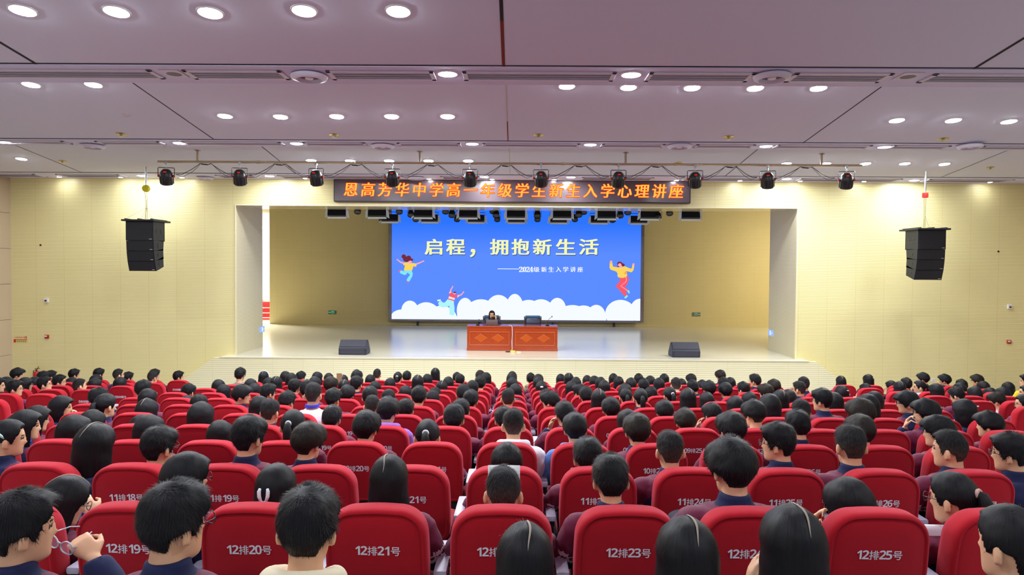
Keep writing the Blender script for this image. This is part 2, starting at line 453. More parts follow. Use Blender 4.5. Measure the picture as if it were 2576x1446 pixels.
# sprinklers and small discs on the sloping panels
M_brass = mat('brass', srgb(206, 182, 110), .3, metal=1.0)
def make_sprinkler(label, loc):
    t = thing('fire_sprinkler', label, 'sprinkler', loc, 0, 'ceiling sprinklers'); t.rotation_euler = (TILT, 0, 0)
    a = MB(); a.lathe([(.085, 0), (.09, -.004), (.075, -.012), (.05, -.014), (.02, -.012)], 24, cap=False); a.build('cover_plate', M_brass, t, smooth=50)
    a = MB(); a.lathe([(.022, -.008), (.022, -.03), (.012, -.034), (.012, -.045), (.045, -.048), (.045, -.052), (.001, -.052)], 16, cap=False); a.build('nozzle', M_metal, t, smooth=40)
    return t
sp = None
for i, (x, y, pi, text) in enumerate(((305, 337, 2, 'leftmost on the second panel'), (841, 339, 2, 'second from left on the second panel'),
        (1355, 340, 2, 'right of the middle joint on the second panel'), (1833, 344, 2, 'fourth from left on the second panel'), (2373, 349, 2, 'rightmost on the second panel'),
        (157, 405, 3, 'at the left of the third panel'), (2491, 421, 3, 'at the right of the third panel'), (1706, 409, 3, 'behind the lighting pipe on the third panel'))):
    p = on_panel(x, y, pi); lb = 'small brass sprinkler ' + text
    if sp is None: sp = make_sprinkler(lb, p)
    else: dup(sp, p, lb)
a = MB(); a.lathe([(.055, 0), (.055, -.012), (.04, -.02), (.001, -.02)], 24, cap=False)
o = a.build('smoke_detector', mat('detector', srgb(200, 185, 190), .5), None, smooth=40); o.location = on_panel(318, 290, 2); o.rotation_euler = (TILT, 0, 0)
tag(o, 'small round disc detector on the second ceiling panel, left side', 'detector')
# ------------------------------------------------------------------ LED text sign over the opening
def emitm(name, c, s=1.0):
    return mat(name, (0, 0, 0), 1.0, spec=0, emit=c, estr=s)
p0, p1 = at(839, 449, YW-.13), at(1737.5, 512, YW-.13)
sx0, sx1, sz1, sz0 = p0.x, p1.x, (at(839, 449, YW-.13).z+at(1737, 455.5, YW-.13).z)/2, (at(839, 506, YW-.13).z+at(1737, 512, YW-.13).z)/2
t = thing('led_text_sign', 'long black LED sign with orange Chinese writing above the stage opening', 'LED sign', ((sx0+sx1)/2, YW-.06, sz0))
M_ledpanel = mat('led_panel', srgb(92, 76, 84), .22, spec=.7)
hw, hh = (sx1-sx0)/2, sz1-sz0
a = MB(); a.box((0, 0, hh/2), (2*hw, .11, hh), bev=.006); a.build('cabinet', M_black, t)
a = MB(); a.box((0, -.058, hh/2), (2*hw-.05, .006, hh-.04)); a.build('led_panel', M_ledpanel, t)
txt = '恩高芳华中学高一年级学生新生入学心理讲座'
x0 = at(866, 480, YW).x-(sx0+sx1)/2; x1 = at(1713, 484, YW).x-(sx0+sx1)/2
adv = (x1-x0+.09)/20; SH = .10
a = MB()
for i, (dx, dz) in enumerate(((-.017, 0), (.017, 0), (0, .014), (0, -.014), (-.012, .010), (.012, -.010), (.012, .010), (-.012, -.010))):
    text_mb(a, txt, (x0-.03+dx, -.0622-.00008*i, hh*.29+dz), (1, 0, 0), (SH, 0, 1), adv*.86, adv, 0.0)
a.build('lettering_glow', emitm('led_red', (1.0, .03, .010), 1.15), t)
a = MB()
for i, dx in enumerate((-.008, 0, .008)): text_mb(a, txt, (x0-.03+dx, -.0638-.00008*i, hh*.29), (1, 0, 0), (SH, 0, 1), adv*.86, adv, 0.0)
a.build('lettering', emitm('led_orange', (1.0, .40, .05), 1.5), t)

# ------------------------------------------------------------------ big LED screen at the back of the stage
YC = YB-.32
def sp2(x, y): return at(x, y, YC)
fx0, fx1 = sp2(977.5, 700).x, sp2(1619.5, 700).x; ix0, ix1 = sp2(985.5, 700).x, sp2(1611.5, 700).x
fz0 = sp2(1300, 810).z; iz0 = sp2(1300, 804.5).z; iz1 = sp2(1300, 512).z; fz1 = iz1+.13
t = thing('led_screen', 'large LED video wall showing a blue slide with clouds and Chinese title', 'screen', ((fx0+fx1)/2, YC, ZS))
ox = (fx0+fx1)/2
M_frame = mat('screen_frame', (.30, .28, .33), .16, metal=.9)
a = MB(); fd = .2
for xa, xb2 in ((fx0, ix0), (ix1, fx1)): a.box(((xa+xb2)/2-ox, .06, (fz0+fz1)/2-ZS), (xb2-xa, fd, fz1-fz0), bev=.02)
for za, zb in ((fz0, iz0), (iz1, fz1)): a.box((0, .06, (za+zb)/2-ZS), (ix1-ix0, fd, zb-za), bev=.02)
a.build('frame', M_frame, t)
a = MB(); a.box((0, .10, (fz0+fz1)/2-ZS), (fx1-fx0-.02, .12, fz1-fz0-.02))
for xx in (-4, -1.5, 1.5, 4): a.box((xx, .1, (fz0-ZS)/2), (.08, .1, fz0-ZS))
a.build('carcass', M_black, t)
E1 = 1.0
M_blue = emitm('slide_blue', srgb(64, 118, 255), 1.02)
nt = M_blue.node_tree; tcn = N(M_blue, 'ShaderNodeTexCoord'); sxyz = N(M_blue, 'ShaderNodeSeparateXYZ'); L(M_blue, tcn.outputs['Object'], sxyz.inputs[0])
# the slide itself goes from a deeper blue at the top to a paler one lower down
mr = N(M_blue, 'ShaderNodeMapRange'); L(M_blue, sxyz.outputs['Z'], mr.inputs[0])
mr.inputs[1].default_value = sp2(1300, 560).z-ZS; mr.inputs[2].default_value = sp2(1300, 640).z-ZS
mxn = N(M_blue, 'ShaderNodeMix', data_type='RGBA'); L(M_blue, mr.outputs[0], mxn.inputs[0])
mxn.inputs[6].default_value = (*srgb(44, 116, 255), 1); mxn.inputs[7].default_value = (*srgb(92, 140, 255), 1)
L(M_blue, mxn.outputs[2], nt.nodes['Principled BSDF'].inputs['Emission Color'])
a = MB(); a.box(((ix0+ix1)/2-ox, .02, (iz0+iz1)/2-ZS), (ix1-ix0, .03, iz1-iz0)); a.build('display', M_blue, t)
lay = [0]
def flat(name, mb2d, m):
    """mb2d: list of polygons in slide pixels -> one thin lit layer of the slide."""
    lay[0] += 1; y = .003-.0006*lay[0]
    a = MB()
    for poly in mb2d:
        P = [sp2(x, yy) for x, yy in poly]
        P = [(min(max(p.x, ix0+.002), ix1-.002)-ox, y, max(p.z, iz0+.002)-ZS) for p in P]
        a.add(P, [tuple(range(len(P)))])
    a.build(name, m, t)
def ell(cx, cy, rx, ry=None, n=28, rot=0., a0=0, a1=2*PI):
    ry = rx if ry is None else ry; out = []
    for i in range(n):
        q = a0+(a1-a0)*i/n; u, v = rx*math.cos(q), ry*math.sin(q)
        out.append((cx+u*math.cos(rot)-v*math.sin(rot), cy+u*math.sin(rot)+v*math.cos(rot)))
    return out
def limb(pts, w0, w1=None):
    """Rounded tapering stroke."""
    w1 = w0 if w1 is None else w1; k = len(pts); up = []; dn = []
    for i, (x, y) in enumerate(pts):
        xa, ya = pts[max(i-1, 0)]; xb2, yb2 = pts[min(i+1, k-1)]
        d = math.hypot(xb2-xa, yb2-ya) or 1; nx, ny = -(yb2-ya)/d, (xb2-xa)/d; w = (w0+(w1-w0)*i/(k-1))/2
        up.append((x+nx*w, y+ny*w)); dn.append((x-nx*w, y-ny*w))
    return up+dn[::-1]
def S4(pts): return [(980+x/6.025, 580+y/6.025) for x, y in pts]
def S5(pts): return [(1300+x/6.024, 580+y/6.024) for x, y in pts]
m_white = emitm('slide_white', srgb(246, 252, 255), 1.0)
cl = []
for cx, cy, rx, ry in ((1012, 803, 32, 25), (1031, 781, 21.5, 25), (1072, 800, 38, 40), (1110, 803, 40, 34), (1170, 781, 21, 32), (1210, 795, 44, 42.5), (1254, 790, 36, 48.5),
                       (1295, 780, 23, 41), (1330, 795, 40, 41), (1361, 795, 38, 42.5), (1402, 778, 22, 29), (1440, 800, 42, 33), (1468, 803, 34, 35), (1500, 797, 24, 30.5),
                       (1561, 789, 38.5, 35), (1611, 781, 26, 30)):
    if cy+ry > 803: ry2 = ry
    cl.append([q for q in ell(cx, cy, rx, ry, 36)])
cl += [[(985, 776), (1612, 776+9), (1612, 806), (985, 806)]] if False else []
cl += [[(985, 795), (1525, 795), (1525, 806), (985, 806)], [(1150, 782), (1470, 782), (1470, 800), (1150, 800)], [(1548, 775), (1612, 770), (1612, 806), (1528, 806)]]
flat('clouds', cl, m_white)
m_teal = emitm('slide_teal', srgb(130, 232, 246)); m_skin = emitm('slide_skin', srgb(255, 170, 190)); m_yel = emitm('slide_yellow', srgb(255, 214, 96))
m_red = emitm('slide_red', srgb(250, 92, 110)); m_hair = emitm('slide_hair', srgb(120, 44, 62)); m_pale = emitm('slide_pale', srgb(176, 246, 252))
# jumping girl on the left
flat('girl_trousers', [S4([(218, 600), (335, 604), (352, 650), (345, 690), (300, 772), (262, 765), (260, 740), (292, 690), (312, 672), (272, 634), (250, 668), (222, 672), (165, 648), (152, 625), (172, 598), (222, 618)])], m_teal)
flat('girl_top', [S4([(218, 484), (300, 478), (330, 490), (408, 497), (404, 548), (362, 540), (340, 606), (215, 600), (234, 530), (205, 516)])], m_yel)
flat('girl_skin', [S4(limb([(212, 492), (165, 478), (118, 440)], 26, 14)), S4(limb([(402, 508), (450, 490), (518, 460)], 26, 14)), S4(ell(116, 438, 10)), S4(ell(514, 462, 11)),
                   S4(ell(310, 470, 24, 26)), S4([(292, 480), (322, 480), (318, 505), (302, 508)])], m_skin)
flat('girl_hair', [S4(ell(215, 392, 34, 32)), S4(ell(288, 420, 40, 42)), S4(ell(240, 430, 36, 38)), S4(ell(258, 452, 36, 22)), S4(ell(335, 440, 24, 18))], m_hair)
flat('girl_shoe', [S4(limb([(135, 614), (172, 600)], 20, 16))], m_red)
flat('girl_shoe', [S4(limb([(268, 768), (286, 794)], 20, 14))], m_red)
# jumping boy by the clouds
flat('boy_trousers', [S4([(880, 1040), (975, 1066), (976, 1110), (985, 1170), (984, 1278), (940, 1284), (908, 1268), (908, 1140), (862, 1158), (800, 1162), (750, 1140), (736, 1100), (752, 1070), (780, 1062), (812, 1092), (840, 1085)])], m_pale)
flat('boy_top', [S4([(905, 944), (935, 930), (972, 962), (1000, 975), (1040, 975), (1030, 1012), (992, 1006), (982, 1070), (878, 1036), (908, 985)])], m_red)
flat('boy_stripes', [S4([(902, 995), (990, 1024), (988, 1036), (898, 1008)]), S4([(896, 1012), (986, 1040), (984, 1050), (892, 1026)]), S4([(900, 940), (934, 926), (940, 936), (906, 950)]), S4([(1036, 972), (1048, 974), (1038, 1012), (1028, 1010)]), S4(limb([(724, 1060), (776, 1050)], 22, 18))], m_white)
flat('boy_skin', [S4(limb([(920, 936), (930, 895), (956, 850)], 24, 14)), S4(limb([(1042, 990), (1090, 968), (1124, 926)], 24, 14)), S4(ell(957, 848, 10)), S4(ell(1122, 928, 10)), S4(ell(985, 948, 20, 18))], m_skin)
flat('boy_hair', [S4(ell(990, 936, 22, 11))], m_hair)
# jumping girl on the right
flat('dancer_trousers', [S5([(1560, 715), (1690, 695), (1703, 735), (1680, 800), (1640, 860), (1690, 895), (1680, 925), (1640, 915), (1680, 985), (1630, 990), (1545, 885), (1500, 845), (1512, 820), (1560, 770)])], m_red)
flat('dancer_stripe', [S5(limb([(1655, 708), (1664, 740), (1650, 780), (1575, 838), (1682, 912)], 7))], emitm('slide_pink', srgb(255, 208, 220)))
flat('dancer_top', [S5([(1408, 480), (1448, 480), (1456, 545), (1540, 556), (1640, 540), (1720, 575), (1745, 570), (1752, 505), (1782, 520), (1768, 600), (1738, 632), (1660, 612), (1676, 670), (1660, 702), (1600, 718), (1540, 708), (1522, 680), (1530, 655), (1508, 620), (1420, 590), (1406, 560)])], m_yel)
flat('dancer_shade', [S5([(1408, 484), (1449, 484), (1450, 496), (1408, 496)]), S5([(1752, 505), (1782, 520), (1780, 534), (1750, 520)]), S5([(1640, 620), (1662, 614), (1676, 668), (1620, 655)])], emitm('slide_orange', srgb(255, 176, 70)))
flat('dancer_hair', [S5(ell(1560, 500, 40, 30)), S5(ell(1605, 520, 30, 24)), S5(ell(1540, 540, 18, 14))], m_hair)
flat('dancer_skin', [S5(ell(1560, 520, 26, 26)), S5([(1562, 530), (1598, 530), (1592, 562), (1572, 566)]), S5(ell(1428, 468, 18, 16)), S5(ell(1768, 510, 16, 16))], m_skin)
flat('dancer_shoe', [S5(limb([(1636, 1022), (1676, 985)], 26, 28))], emitm('slide_mint', srgb(150, 240, 220)))
flat('dancer_shoe', [S5(limb([(1684, 905), (1706, 948)], 26, 20))], bpy.data.materials['slide_mint'])
def slide_text(s, xs, ytop, ybot, bold, sc, name, m, dx=0, dy=0):
    lay[0] += 1; a = MB()
    for k, (ch, (xa, xb2)) in [(q, w) for q in range(3 if bold else 1) for w in zip(s, xs)]:
        dx_ = dx+(k-1)*bold if bold else dx; dx, keep = dx_, dx
        v, f = glyph(ch, 0.0); vx0, vx1, vz0, vz1 = v[:, 0].min(), v[:, 0].max(), v[:, 1].min(), v[:, 1].max()
        A = sp2(xa+dx, ybot+dy); B = sp2(xb2+dx, ytop+dy)
        if ch == '，': A = sp2(xa+dx, ybot+6+dy); B = sp2(xb2+dx, ybot-14+dy)
        X = A.x+(v[:, 0]-vx0)/(vx1-vx0)*(B.x-A.x)-ox; Z = A.z+(v[:, 1]-vz0)/(vz1-vz0)*(B.z-A.z)-ZS
        a.add(np.stack([X, np.full(len(X), .003-.0006*lay[0]-.00005*k), Z], 1), f); dx = keep
    a.build(name, m, t)
tx = [(1070, 1112), (1124, 1169), (1184, 1195), (1234, 1278), (1288, 1331), (1342, 1387), (1400, 1447), (1458, 1505)]
m_nv, m_cr, m_lm = emitm('slide_navy', srgb(58, 84, 170)), emitm('slide_cream', srgb(255, 255, 236)), emitm('slide_lemon', srgb(245, 250, 176))
for tt_, xx_ in (('启程，', tx[:3]), ('拥抱新生活', tx[3:])):
    slide_text(tt_, xx_, 602, 641, 1.3, 1, 'title_shadow_lettering', m_nv, 1.2, 1.4)
    slide_text(tt_, xx_, 601.5, 640.5, 1.5, 1, 'title_edge_lettering', m_cr, -.4, -.4)
    slide_text(tt_, xx_, 602.3, 640.5, 1.0, 1, 'title_lettering', m_lm)
slide_text('𝟐𝟎𝟐𝟒级新生入学讲座', [(1306, 1315), (1315.5, 1323.5), (1324, 1332.5), (1332.5, 1341)]+[(1342+i*18.2+(1.5 if i else 0), 1357+i*18.2) for i in range(7)], 671, 684, .35, 1, 'subtitle_lettering', m_white)
flat('subtitle_dash', [[(1252, 675.3), (1306, 675.8), (1306, 677.3), (1252, 676.8)]], m_white)

# ------------------------------------------------------------------ tables
M_wood = mat('red_veneer', srgb(176, 66, 22), .22, spec=.5, coat=.3)
bn = M_wood.node_tree.nodes['Principled BSDF']
tcw = N(M_wood, 'ShaderNodeTexCoord'); mpw = N(M_wood, 'ShaderNodeMapping'); mpw.inputs['Scale'].default_value = (2, 2, 14); L(M_wood, tcw.outputs['Object'], mpw.inputs[0])
nzw = N(M_wood, 'ShaderNodeTexNoise'); nzw.inputs['Scale'].default_value = 4; nzw.inputs['Detail'].default_value = 6; L(M_wood, mpw.outputs[0], nzw.inputs[0])
crw = N(M_wood, 'ShaderNodeMix', data_type='RGBA'); crw.inputs[6].default_value = (*srgb(152, 52, 18), 1); crw.inputs[7].default_value = (*srgb(180, 74, 28), 1); L(M_wood, nzw.outputs[0], crw.inputs[0]); L(M_wood, crw.outputs[2], bn.inputs['Base Color'])
M_wood_l = mat('orange_veneer', srgb(188, 82, 24), .25)
M_wood_e = mat('veneer_moulding', srgb(190, 104, 62), .25)
YT = 19.25
def table(xa, xb2, label):
    A, B = at(xa, 882, YT).x, at(xb2, 884, YT).x; w = B-A; cx = (A+B)/2; h = .70; d = .62
    t = thing('conference_table', label, 'table', (cx, YT, ZS), 0, 'stage tables')
    a = MB(); a.box((0, d/2, h-.016), (w, d+.03, .032), bev=.008); a.box((0, d/2-.005, h-.04), (w-.03, d, .018)); a.build('table_top', M_wood, t)
    a = MB(); a.box((0, .02, h/2-.025), (w-.02, .03, h-.05)); a.build('front_panel', M_wood, t)
    a = MB(); a.box((0, .0, .045), (w, .03, .05), bev=.006); a.box((0, -.004, .02), (w, .036, .03), bev=.006); a.build('plinth', M_wood, t)
    a = MB(); W2, z0, z1 = w*.43, .16, h-.17
    for z in (z0, z1): a.box((0, .001, z), (2*W2, .018, .018), bev=.005)
    for x in (-W2, W2): a.box((x, .001, (z0+z1)/2), (.014, .014, z1-z0), bev=.004)
    a.build('moulding', M_wood_e, t)
    for sx in (-1, 1):
        c = (sx*w*.19, .003, (z0+z1)/2+.005); q = .155
        a = MB(); rx, rz = q*1.18, q*.78
        a.add([(c[0]-rx, .004, c[2]), (c[0], .004, c[2]-rz), (c[0]+rx, .004, c[2]), (c[0], .004, c[2]+rz), (c[0]-rx*.86, -.006, c[2]), (c[0], -.006, c[2]-rz*.86), (c[0]+rx*.86, -.006, c[2]), (c[0], -.006, c[2]+rz*.86)],
              [(0, 1, 5, 4), (1, 2, 6, 5), (2, 3, 7, 6), (3, 0, 4, 7), (4, 5, 6, 7)])
        o = a.build('diamond_inlay', M_wood_l, t)
        for sz in (1,):
            e = MB(); e.tube([(c[0]-rx, .0, c[2]), (c[0], .0, c[2]+rz), (c[0]+rx, .0, c[2])], .007, 6); e.build('inlay_edge', M_wood_e, o)
    for sx in (-1, 1):
        a = MB(); a.box((sx*(w/2-.022), d/2+.02, (h-.05)/2), (.03, d-.05, h-.05)); a.build('side_panel', M_wood, t)
    return t, h
t1, TH = table(1174, 1288, 'red-brown wooden stage table with laptop on it, left of the pair')
t2, _ = table(1288.5, 1403, 'red-brown wooden stage table in front of the empty chair, right of the pair')
ZT2 = ZS+TH

# chairs
M_leather = mat('navy_leather', srgb(36, 40, 66), .35); M_leather_b = mat('blue_leather_top', srgb(40, 92, 128), .35)
def office_chair(px, label, Y=20.35):
    x = at(px, 800, Y).x
    t = thing('office_chair', label, 'chair', (x, Y, ZS), 0, 'office chairs behind the tables')
    a = MB(); a.box((0, .05, .46), (.5, .48, .09), bev=.035); a.build('seat', M_leather, t, smooth=40)
    a = MB(); n = 9; V = []; F = []
    for i in range(n+1):
        s = i/n; z = .50+.40*s; y = .27+.06*s-.05*math.sin(PI*s)
        for j in range(9):
            u = -1+2*j/8; w = .235*(1-.06*abs(2*s-1)**3)
            V.append((u*w, y-.028*(1-u*u), z))
    for i in range(n):
        for j in range(8): F.append((i*9+j, i*9+j+1, (i+1)*9+j+1, (i+1)*9+j))
    a.add(V, F); me = a.mesh('backrest', M_leather, True)
    bm = bmesh.new(); bm.from_mesh(me); bmesh.ops.solidify(bm, geom=bm.faces[:], thickness=.05); bm.to_mesh(me); bm.free()
    obj('backrest', me, t)
    a = MB(); a.box((0, .30, .868), (.46, .075, .085), bev=.03); a.build('head_roll', M_leather_b, t, smooth=40)
    for sx in (-1, 1):
        a = MB(); a.tube([(sx*.25, .33, .88), (sx*.25, .30, .75), (sx*.255, .27, .62), (sx*.27, .0, .64), (sx*.27, -.08, .62), (sx*.25, -.1, .45)], .016, 8); a.build('arm_frame', mat_wd, t, smooth=50)
    a = MB(); a.tube([(0, .05, .42), (0, .05, .12)], .03, 10)
    for k in range(5):
        q = k*2*PI/5+.3; a.tube([(0, .05, .13), (math.cos(q)*.27, .05+math.sin(q)*.27, .07)], [.022, .014], 8)
        a.ball((math.cos(q)*.27, .05+math.sin(q)*.27, .03), .03, 8)
    a.build('swivel_base', M_black, t, smooth=50)
    return t
mat_wd = mat('chair_frame_wood', srgb(70, 30, 24), .3)
office_chair(1236, 'dark blue office chair the speaker sits on')
office_chair(1341, 'empty dark blue office chair behind the right stage table')

# laptop on the left table
p = at(1238, 817, YT+.30); lx = p.x
t = thing('laptop', 'open grey laptop on the left stage table, its lid towards the hall', 'laptop', (lx, YT+.12, ZT2))
M_alu = mat('grey_aluminium', srgb(120, 110, 112), .35, metal=.5)
a = MB(); a.box((0, .16, .008), (.33, .22, .016), bev=.004); a.build('keyboard_base', M_alu, t)
a = MB(); a.box((0, .0, .085), (.33, .008, .165), bev=.003, rot=Matrix.Rotation(math.radians(12), 4, 'X')); o = a.build('screen_lid', M_alu, t); o.location = (0, .025, .006)
# microphones
def gooseneck(px, label, tip, hgt):
    b0 = at(px, 818, YT+.2); t = thing('table_microphone', label, 'microphone', (b0.x, YT+.2, ZT2), 0, 'gooseneck microphones')
    a = MB(); a.lathe([(.001, 0), (.055, 0), (.055, .018), (.03, .03), (.012, .034), (.001, .034)], 16, cap=False); a.build('base', M_black, t, smooth=40)
    a = MB(); a.tube([(0, 0, .03), (tip*.05, 0, hgt*.4), (tip*.35, -.01, hgt*.75), (tip, -.02, hgt)], .005, 6); a.build('gooseneck', M_black, t)
    a = MB(); a.ball((tip*1.06, -.02, hgt+.01), (.016, .016, .02), 10); a.build('capsule', mat('mic_foam', srgb(24, 70, 74), .9), t, smooth=True)
gooseneck(1202, 'thin gooseneck microphone at the left end of the stage tables', .03, .15)
gooseneck(1377, 'thin gooseneck microphone beside the empty chair', .12, .255)
# cable and power strip between the tables
xg = at(1288.3, 850, YT).x
a = MB(); a.tube([(xg-.1, YT+.14, ZT2+.008), (xg-.02, YT+.02, ZT2+.010), (xg, YT-.03, ZT2-.02), (xg+.006, YT-.028, ZS+.45), (xg-.006, YT-.03, ZS+.25), (xg+.004, YT-.04, ZS+.06), (xg-.01, YT-.1, ZS+.012), (xg, YT-.22, ZS+.02)], .011, 8)
tag(a.build('power_cable', mat('white_cable', srgb(205, 205, 240), .5), None, smooth=60), 'white cable running down between the two stage tables', 'cable')
t = thing('power_strip', 'yellow power strip lying on the stage in front of the tables', 'power strip', (xg+.02, YT-.32, ZS))
M_yp = mat('yellow_plastic', srgb(226, 214, 96), .4)
a = MB(); a.box((0, 0, .022), (.13, .16, .044), bev=.01); a.build('socket_block', M_yp, t)
a = MB(); a.box((.17, -.02, .012), (.12, .05, .024), bev=.006); a.build('plug', mat('white_plug', srgb(240, 236, 190), .4), t)
a = MB(); a.tube([(-.06, 0, .02), (-.14, .05, .012), (-.2, .03, .012), (-.19, -.03, .012), (-.1, -.05, .012), (-.05, -.02, .02)], .009, 6); a.build('coiled_lead', M_black, t)

# ------------------------------------------------------------------ wedge monitors on the stage edge
M_spk = mat('speaker_paint', srgb(40, 44, 56), .5); M_grl = mat('speaker_grille', srgb(52, 52, 66), .55)
def wedge(px, py, w, label):
    p = atz(px, py, ZS); t = thing('stage_monitor', label, 'loudspeaker', (p.x, p.y+.02, ZS), 0, 'wedge monitors')
    W2 = w/2; prof = [(.0, .0), (.0, .17), (.025, .20), (.22, .385), (.26, .385), (.50, .10), (.50, 0)]
    a = MB(); V = [(x, y, z) for x in (-W2, W2) for y, z in prof]; k = len(prof)
    F = [(i, (i+1) % k, k+(i+1) % k, k+i) for i in range(k)]+[tuple(range(k-1, -1, -1)), tuple(range(k, 2*k))]
    a.add(V, F); me = a.mesh('cabinet', M_spk)
    bm = bmesh.new(); bm.from_mesh(me); bmesh.ops.recalc_face_normals(bm, faces=bm.faces[:]); bmesh.ops.bevel(bm, geom=bm.edges[:], offset=.012, segments=2, affect='EDGES'); bm.to_mesh(me); bm.free()
    obj('cabinet', me, t)
    a = MB(); d = Vector((0, .195, .185)).normalized(); nrm = Vector((0, -.185, .195)).normalized()
    c = Vector((0, .1225, .2925))+nrm*.004; hx, hy = W2-.03, .115
    V = [c+Vector((sx*hx, 0, 0))+d*sy*hy+nrm*q for q in (0, .008) for sx, sy in ((-1, -1), (1, -1), (1, 1), (-1, 1))]
    a.add(V, [(4, 5, 6, 7), (0, 1, 5, 4), (1, 2, 6, 5), (2, 3, 7, 6), (3, 0, 4, 7)]); a.build('grille', M_grl, t)
    a = MB(); a.box((0, -.004, .09), (w-.1, .008, .12)); a.build('front_plate', M_grl, t)
    for sx in (-1, 1):
        a = MB(); a.box((sx*(W2+.001), .24, .16), (.006, .05, .09), bev=.002); a.build('side_handle', M_black, t)
wedge(886, 893, .74, 'black wedge monitor at the left of the stage edge')
wedge(1727, 899.5, .74, 'black wedge monitor at the right of the stage edge')

# ------------------------------------------------------------------ flown loudspeaker columns
M_cab = mat('loudspeaker_black', srgb(30, 32, 36), .55); M_front = mat('loudspeaker_grille', srgb(24, 27, 34), .6); M_logo = mat('badge', srgb(190, 196, 204), .4)
def line_array(xl, ytop, side, label):
    Y = 15.9; A = at(xl, ytop+3, Y); w = .645; sgn = side
    t = thing('line_array_speaker', label, 'loudspeaker', (A.x+w/2, Y, A.z), 0, 'flown loudspeaker columns')
    a = MB(); a.box((0, .30, .02), (w+.12, .78, .04), bev=.008)
    for q in (-.3, 0, .3): a.box((q, .3, .045), (.05, .7, .03))
    a.build('rigging_frame', M_cab, t)
    def cab(z0, h, y0, ang, name, d0, d1, hn):
        """z0: top front edge height, tilted by ang about that edge."""
        R = Matrix.Rotation(ang, 4, 'X'); o = Vector((0, y0, z0))
        prof = [(0, 0), (d0, -.0), (d1, -h), (0, -h)]
        V = [o+R @ Vector((x, y, z)) for x in (-w/2, w/2) for y, z in prof]
        a = MB(); a.add(V, [(0, 1, 5, 4), (1, 2, 6, 5), (2, 3, 7, 6), (3, 0, 4, 7), (3, 2, 1, 0), (4, 5, 6, 7)])
        c = a.build(name, M_cab, t)
        a = MB(); V = [o+R @ Vector((sx*(w/2-.02), y, z)) for y in (-.001, -.012) for sx, z in ((-1, -.012), (1, -.012), (1, -h+.012), (-1, -h+.012))]
        a.add(V, [(4, 7, 6, 5), (0, 4, 5, 1), (1, 5, 6, 2), (2, 6, 7, 3), (3, 7, 4, 0)]); a.build('grille', M_front, c)
        a = MB(); V = [o+R @ Vector((w/2-.05+dx, -.0135, -h+.03+dz)) for dx, dz in ((-.045, 0), (.02, 0), (.02, .012), (-.045, .012))]
        a.add(V, [(0, 1, 2, 3)]); a.build('badge', M_logo, c)
        for k in range(hn):
            yy = (d0+d1)/2*(.5 if hn == 1 else (.36+.36*k)); cc = o+R @ Vector((-sgn*(w/2+.0015), yy, -h*.5))
            a = MB(); a.lathe([(.001, 0), (.05, 0), (.05, .004), (.001, .004)], 16, M=Matrix.Translation(cc) @ Matrix.Rotation(PI/2, 4, 'Y'), cap=False)
            a.box(cc+Vector((-sgn*.003, 0, 0)), (.006, .10, .014), 1); a.build('handle', [M_black, M_cab], c)
        e = o+R @ Vector((0, 0, -h-.006)); return e
    e = cab(0, .45, 0, 0, 'subwoofer_cabinet', .52, .52, 2)
    e = cab(e.z, .235, .015, math.radians(3), 'upper_cabinet', .46, .42, 1)
    e = cab(e.z, .235, e.y, math.radians(9), 'middle_cabinet', .42, .40, 1)
    e = cab(e.z, .235, e.y, math.radians(17), 'lower_cabinet', .40, .34, 1)
    return Vector((A.x+w/2, Y+.3, A.z+.05)), t
def hoist(top, colr, label, px, pyh, kind):
    zt = strips[3][2]-.012; hz = at(px, pyh, top.y).z
    t = thing('chain_hoist', label, 'hoist', (top.x, top.y, hz), 0, 'chain hoists')
    a = MB()
    if kind == 0: a.lathe([(.001, -.05), (.075, -.05), (.085, -.03), (.085, .03), (.075, .05), (.001, .05)], 20, M=Matrix.Rotation(PI/2, 4, 'X'), cap=False)
    else: a.box((0, 0, 0), (.11, .10, .12), bev=.02)
    a.build('hoist_body', mat('hoist_paint', colr, .4), t, smooth=40)
    a = MB(); zc = panels[3][2]+SLOPE*max(0, panels[3][1]-top.y)-hz if top.y < panels[3][1] else zt-hz
    a.tube([(0, 0, .05), (0, 0, .14)], .014, 8); a.tube([(0, 0, .13), (0, 0, zc-.03)], .024, 8); a.build('hook', M_metal, t)
    a = MB(); zb = top.z-hz
    for dx in (-.035, -.01, .02): a.tube([(dx, 0, -.05), (dx*.6+.01, .01, zb*.5), (dx*.9, 0, zb+.02)], .006, 6)
    a.build('chain', mat('chain_steel', srgb(150, 140, 96), .4, metal=.6), t)
    a = MB()
    for sx in (-1, 1):
        for sy in (-1, 1): a.tube([(0, 0, zb*.62), (sx*.33, sy*.33, zb-.01)], .0035, 5)
    a.build('sling', mat('sling_wire', srgb(170, 166, 140), .5), t)
tp, _ = line_array(316, 553, -1, 'black flown loudspeaker column on the left, hung from a yellow hoist')
hoist(tp, srgb(226, 218, 20), 'yellow chain hoist above the left loudspeaker column', 368, 474, 0)
tp, _ = line_array(2310, 575, 1, 'black flown loudspeaker column on the right, hung from a red hoist')
hoist(tp, srgb(196, 30, 28), 'red chain hoist above the right loudspeaker column', 2333, 491, 1)

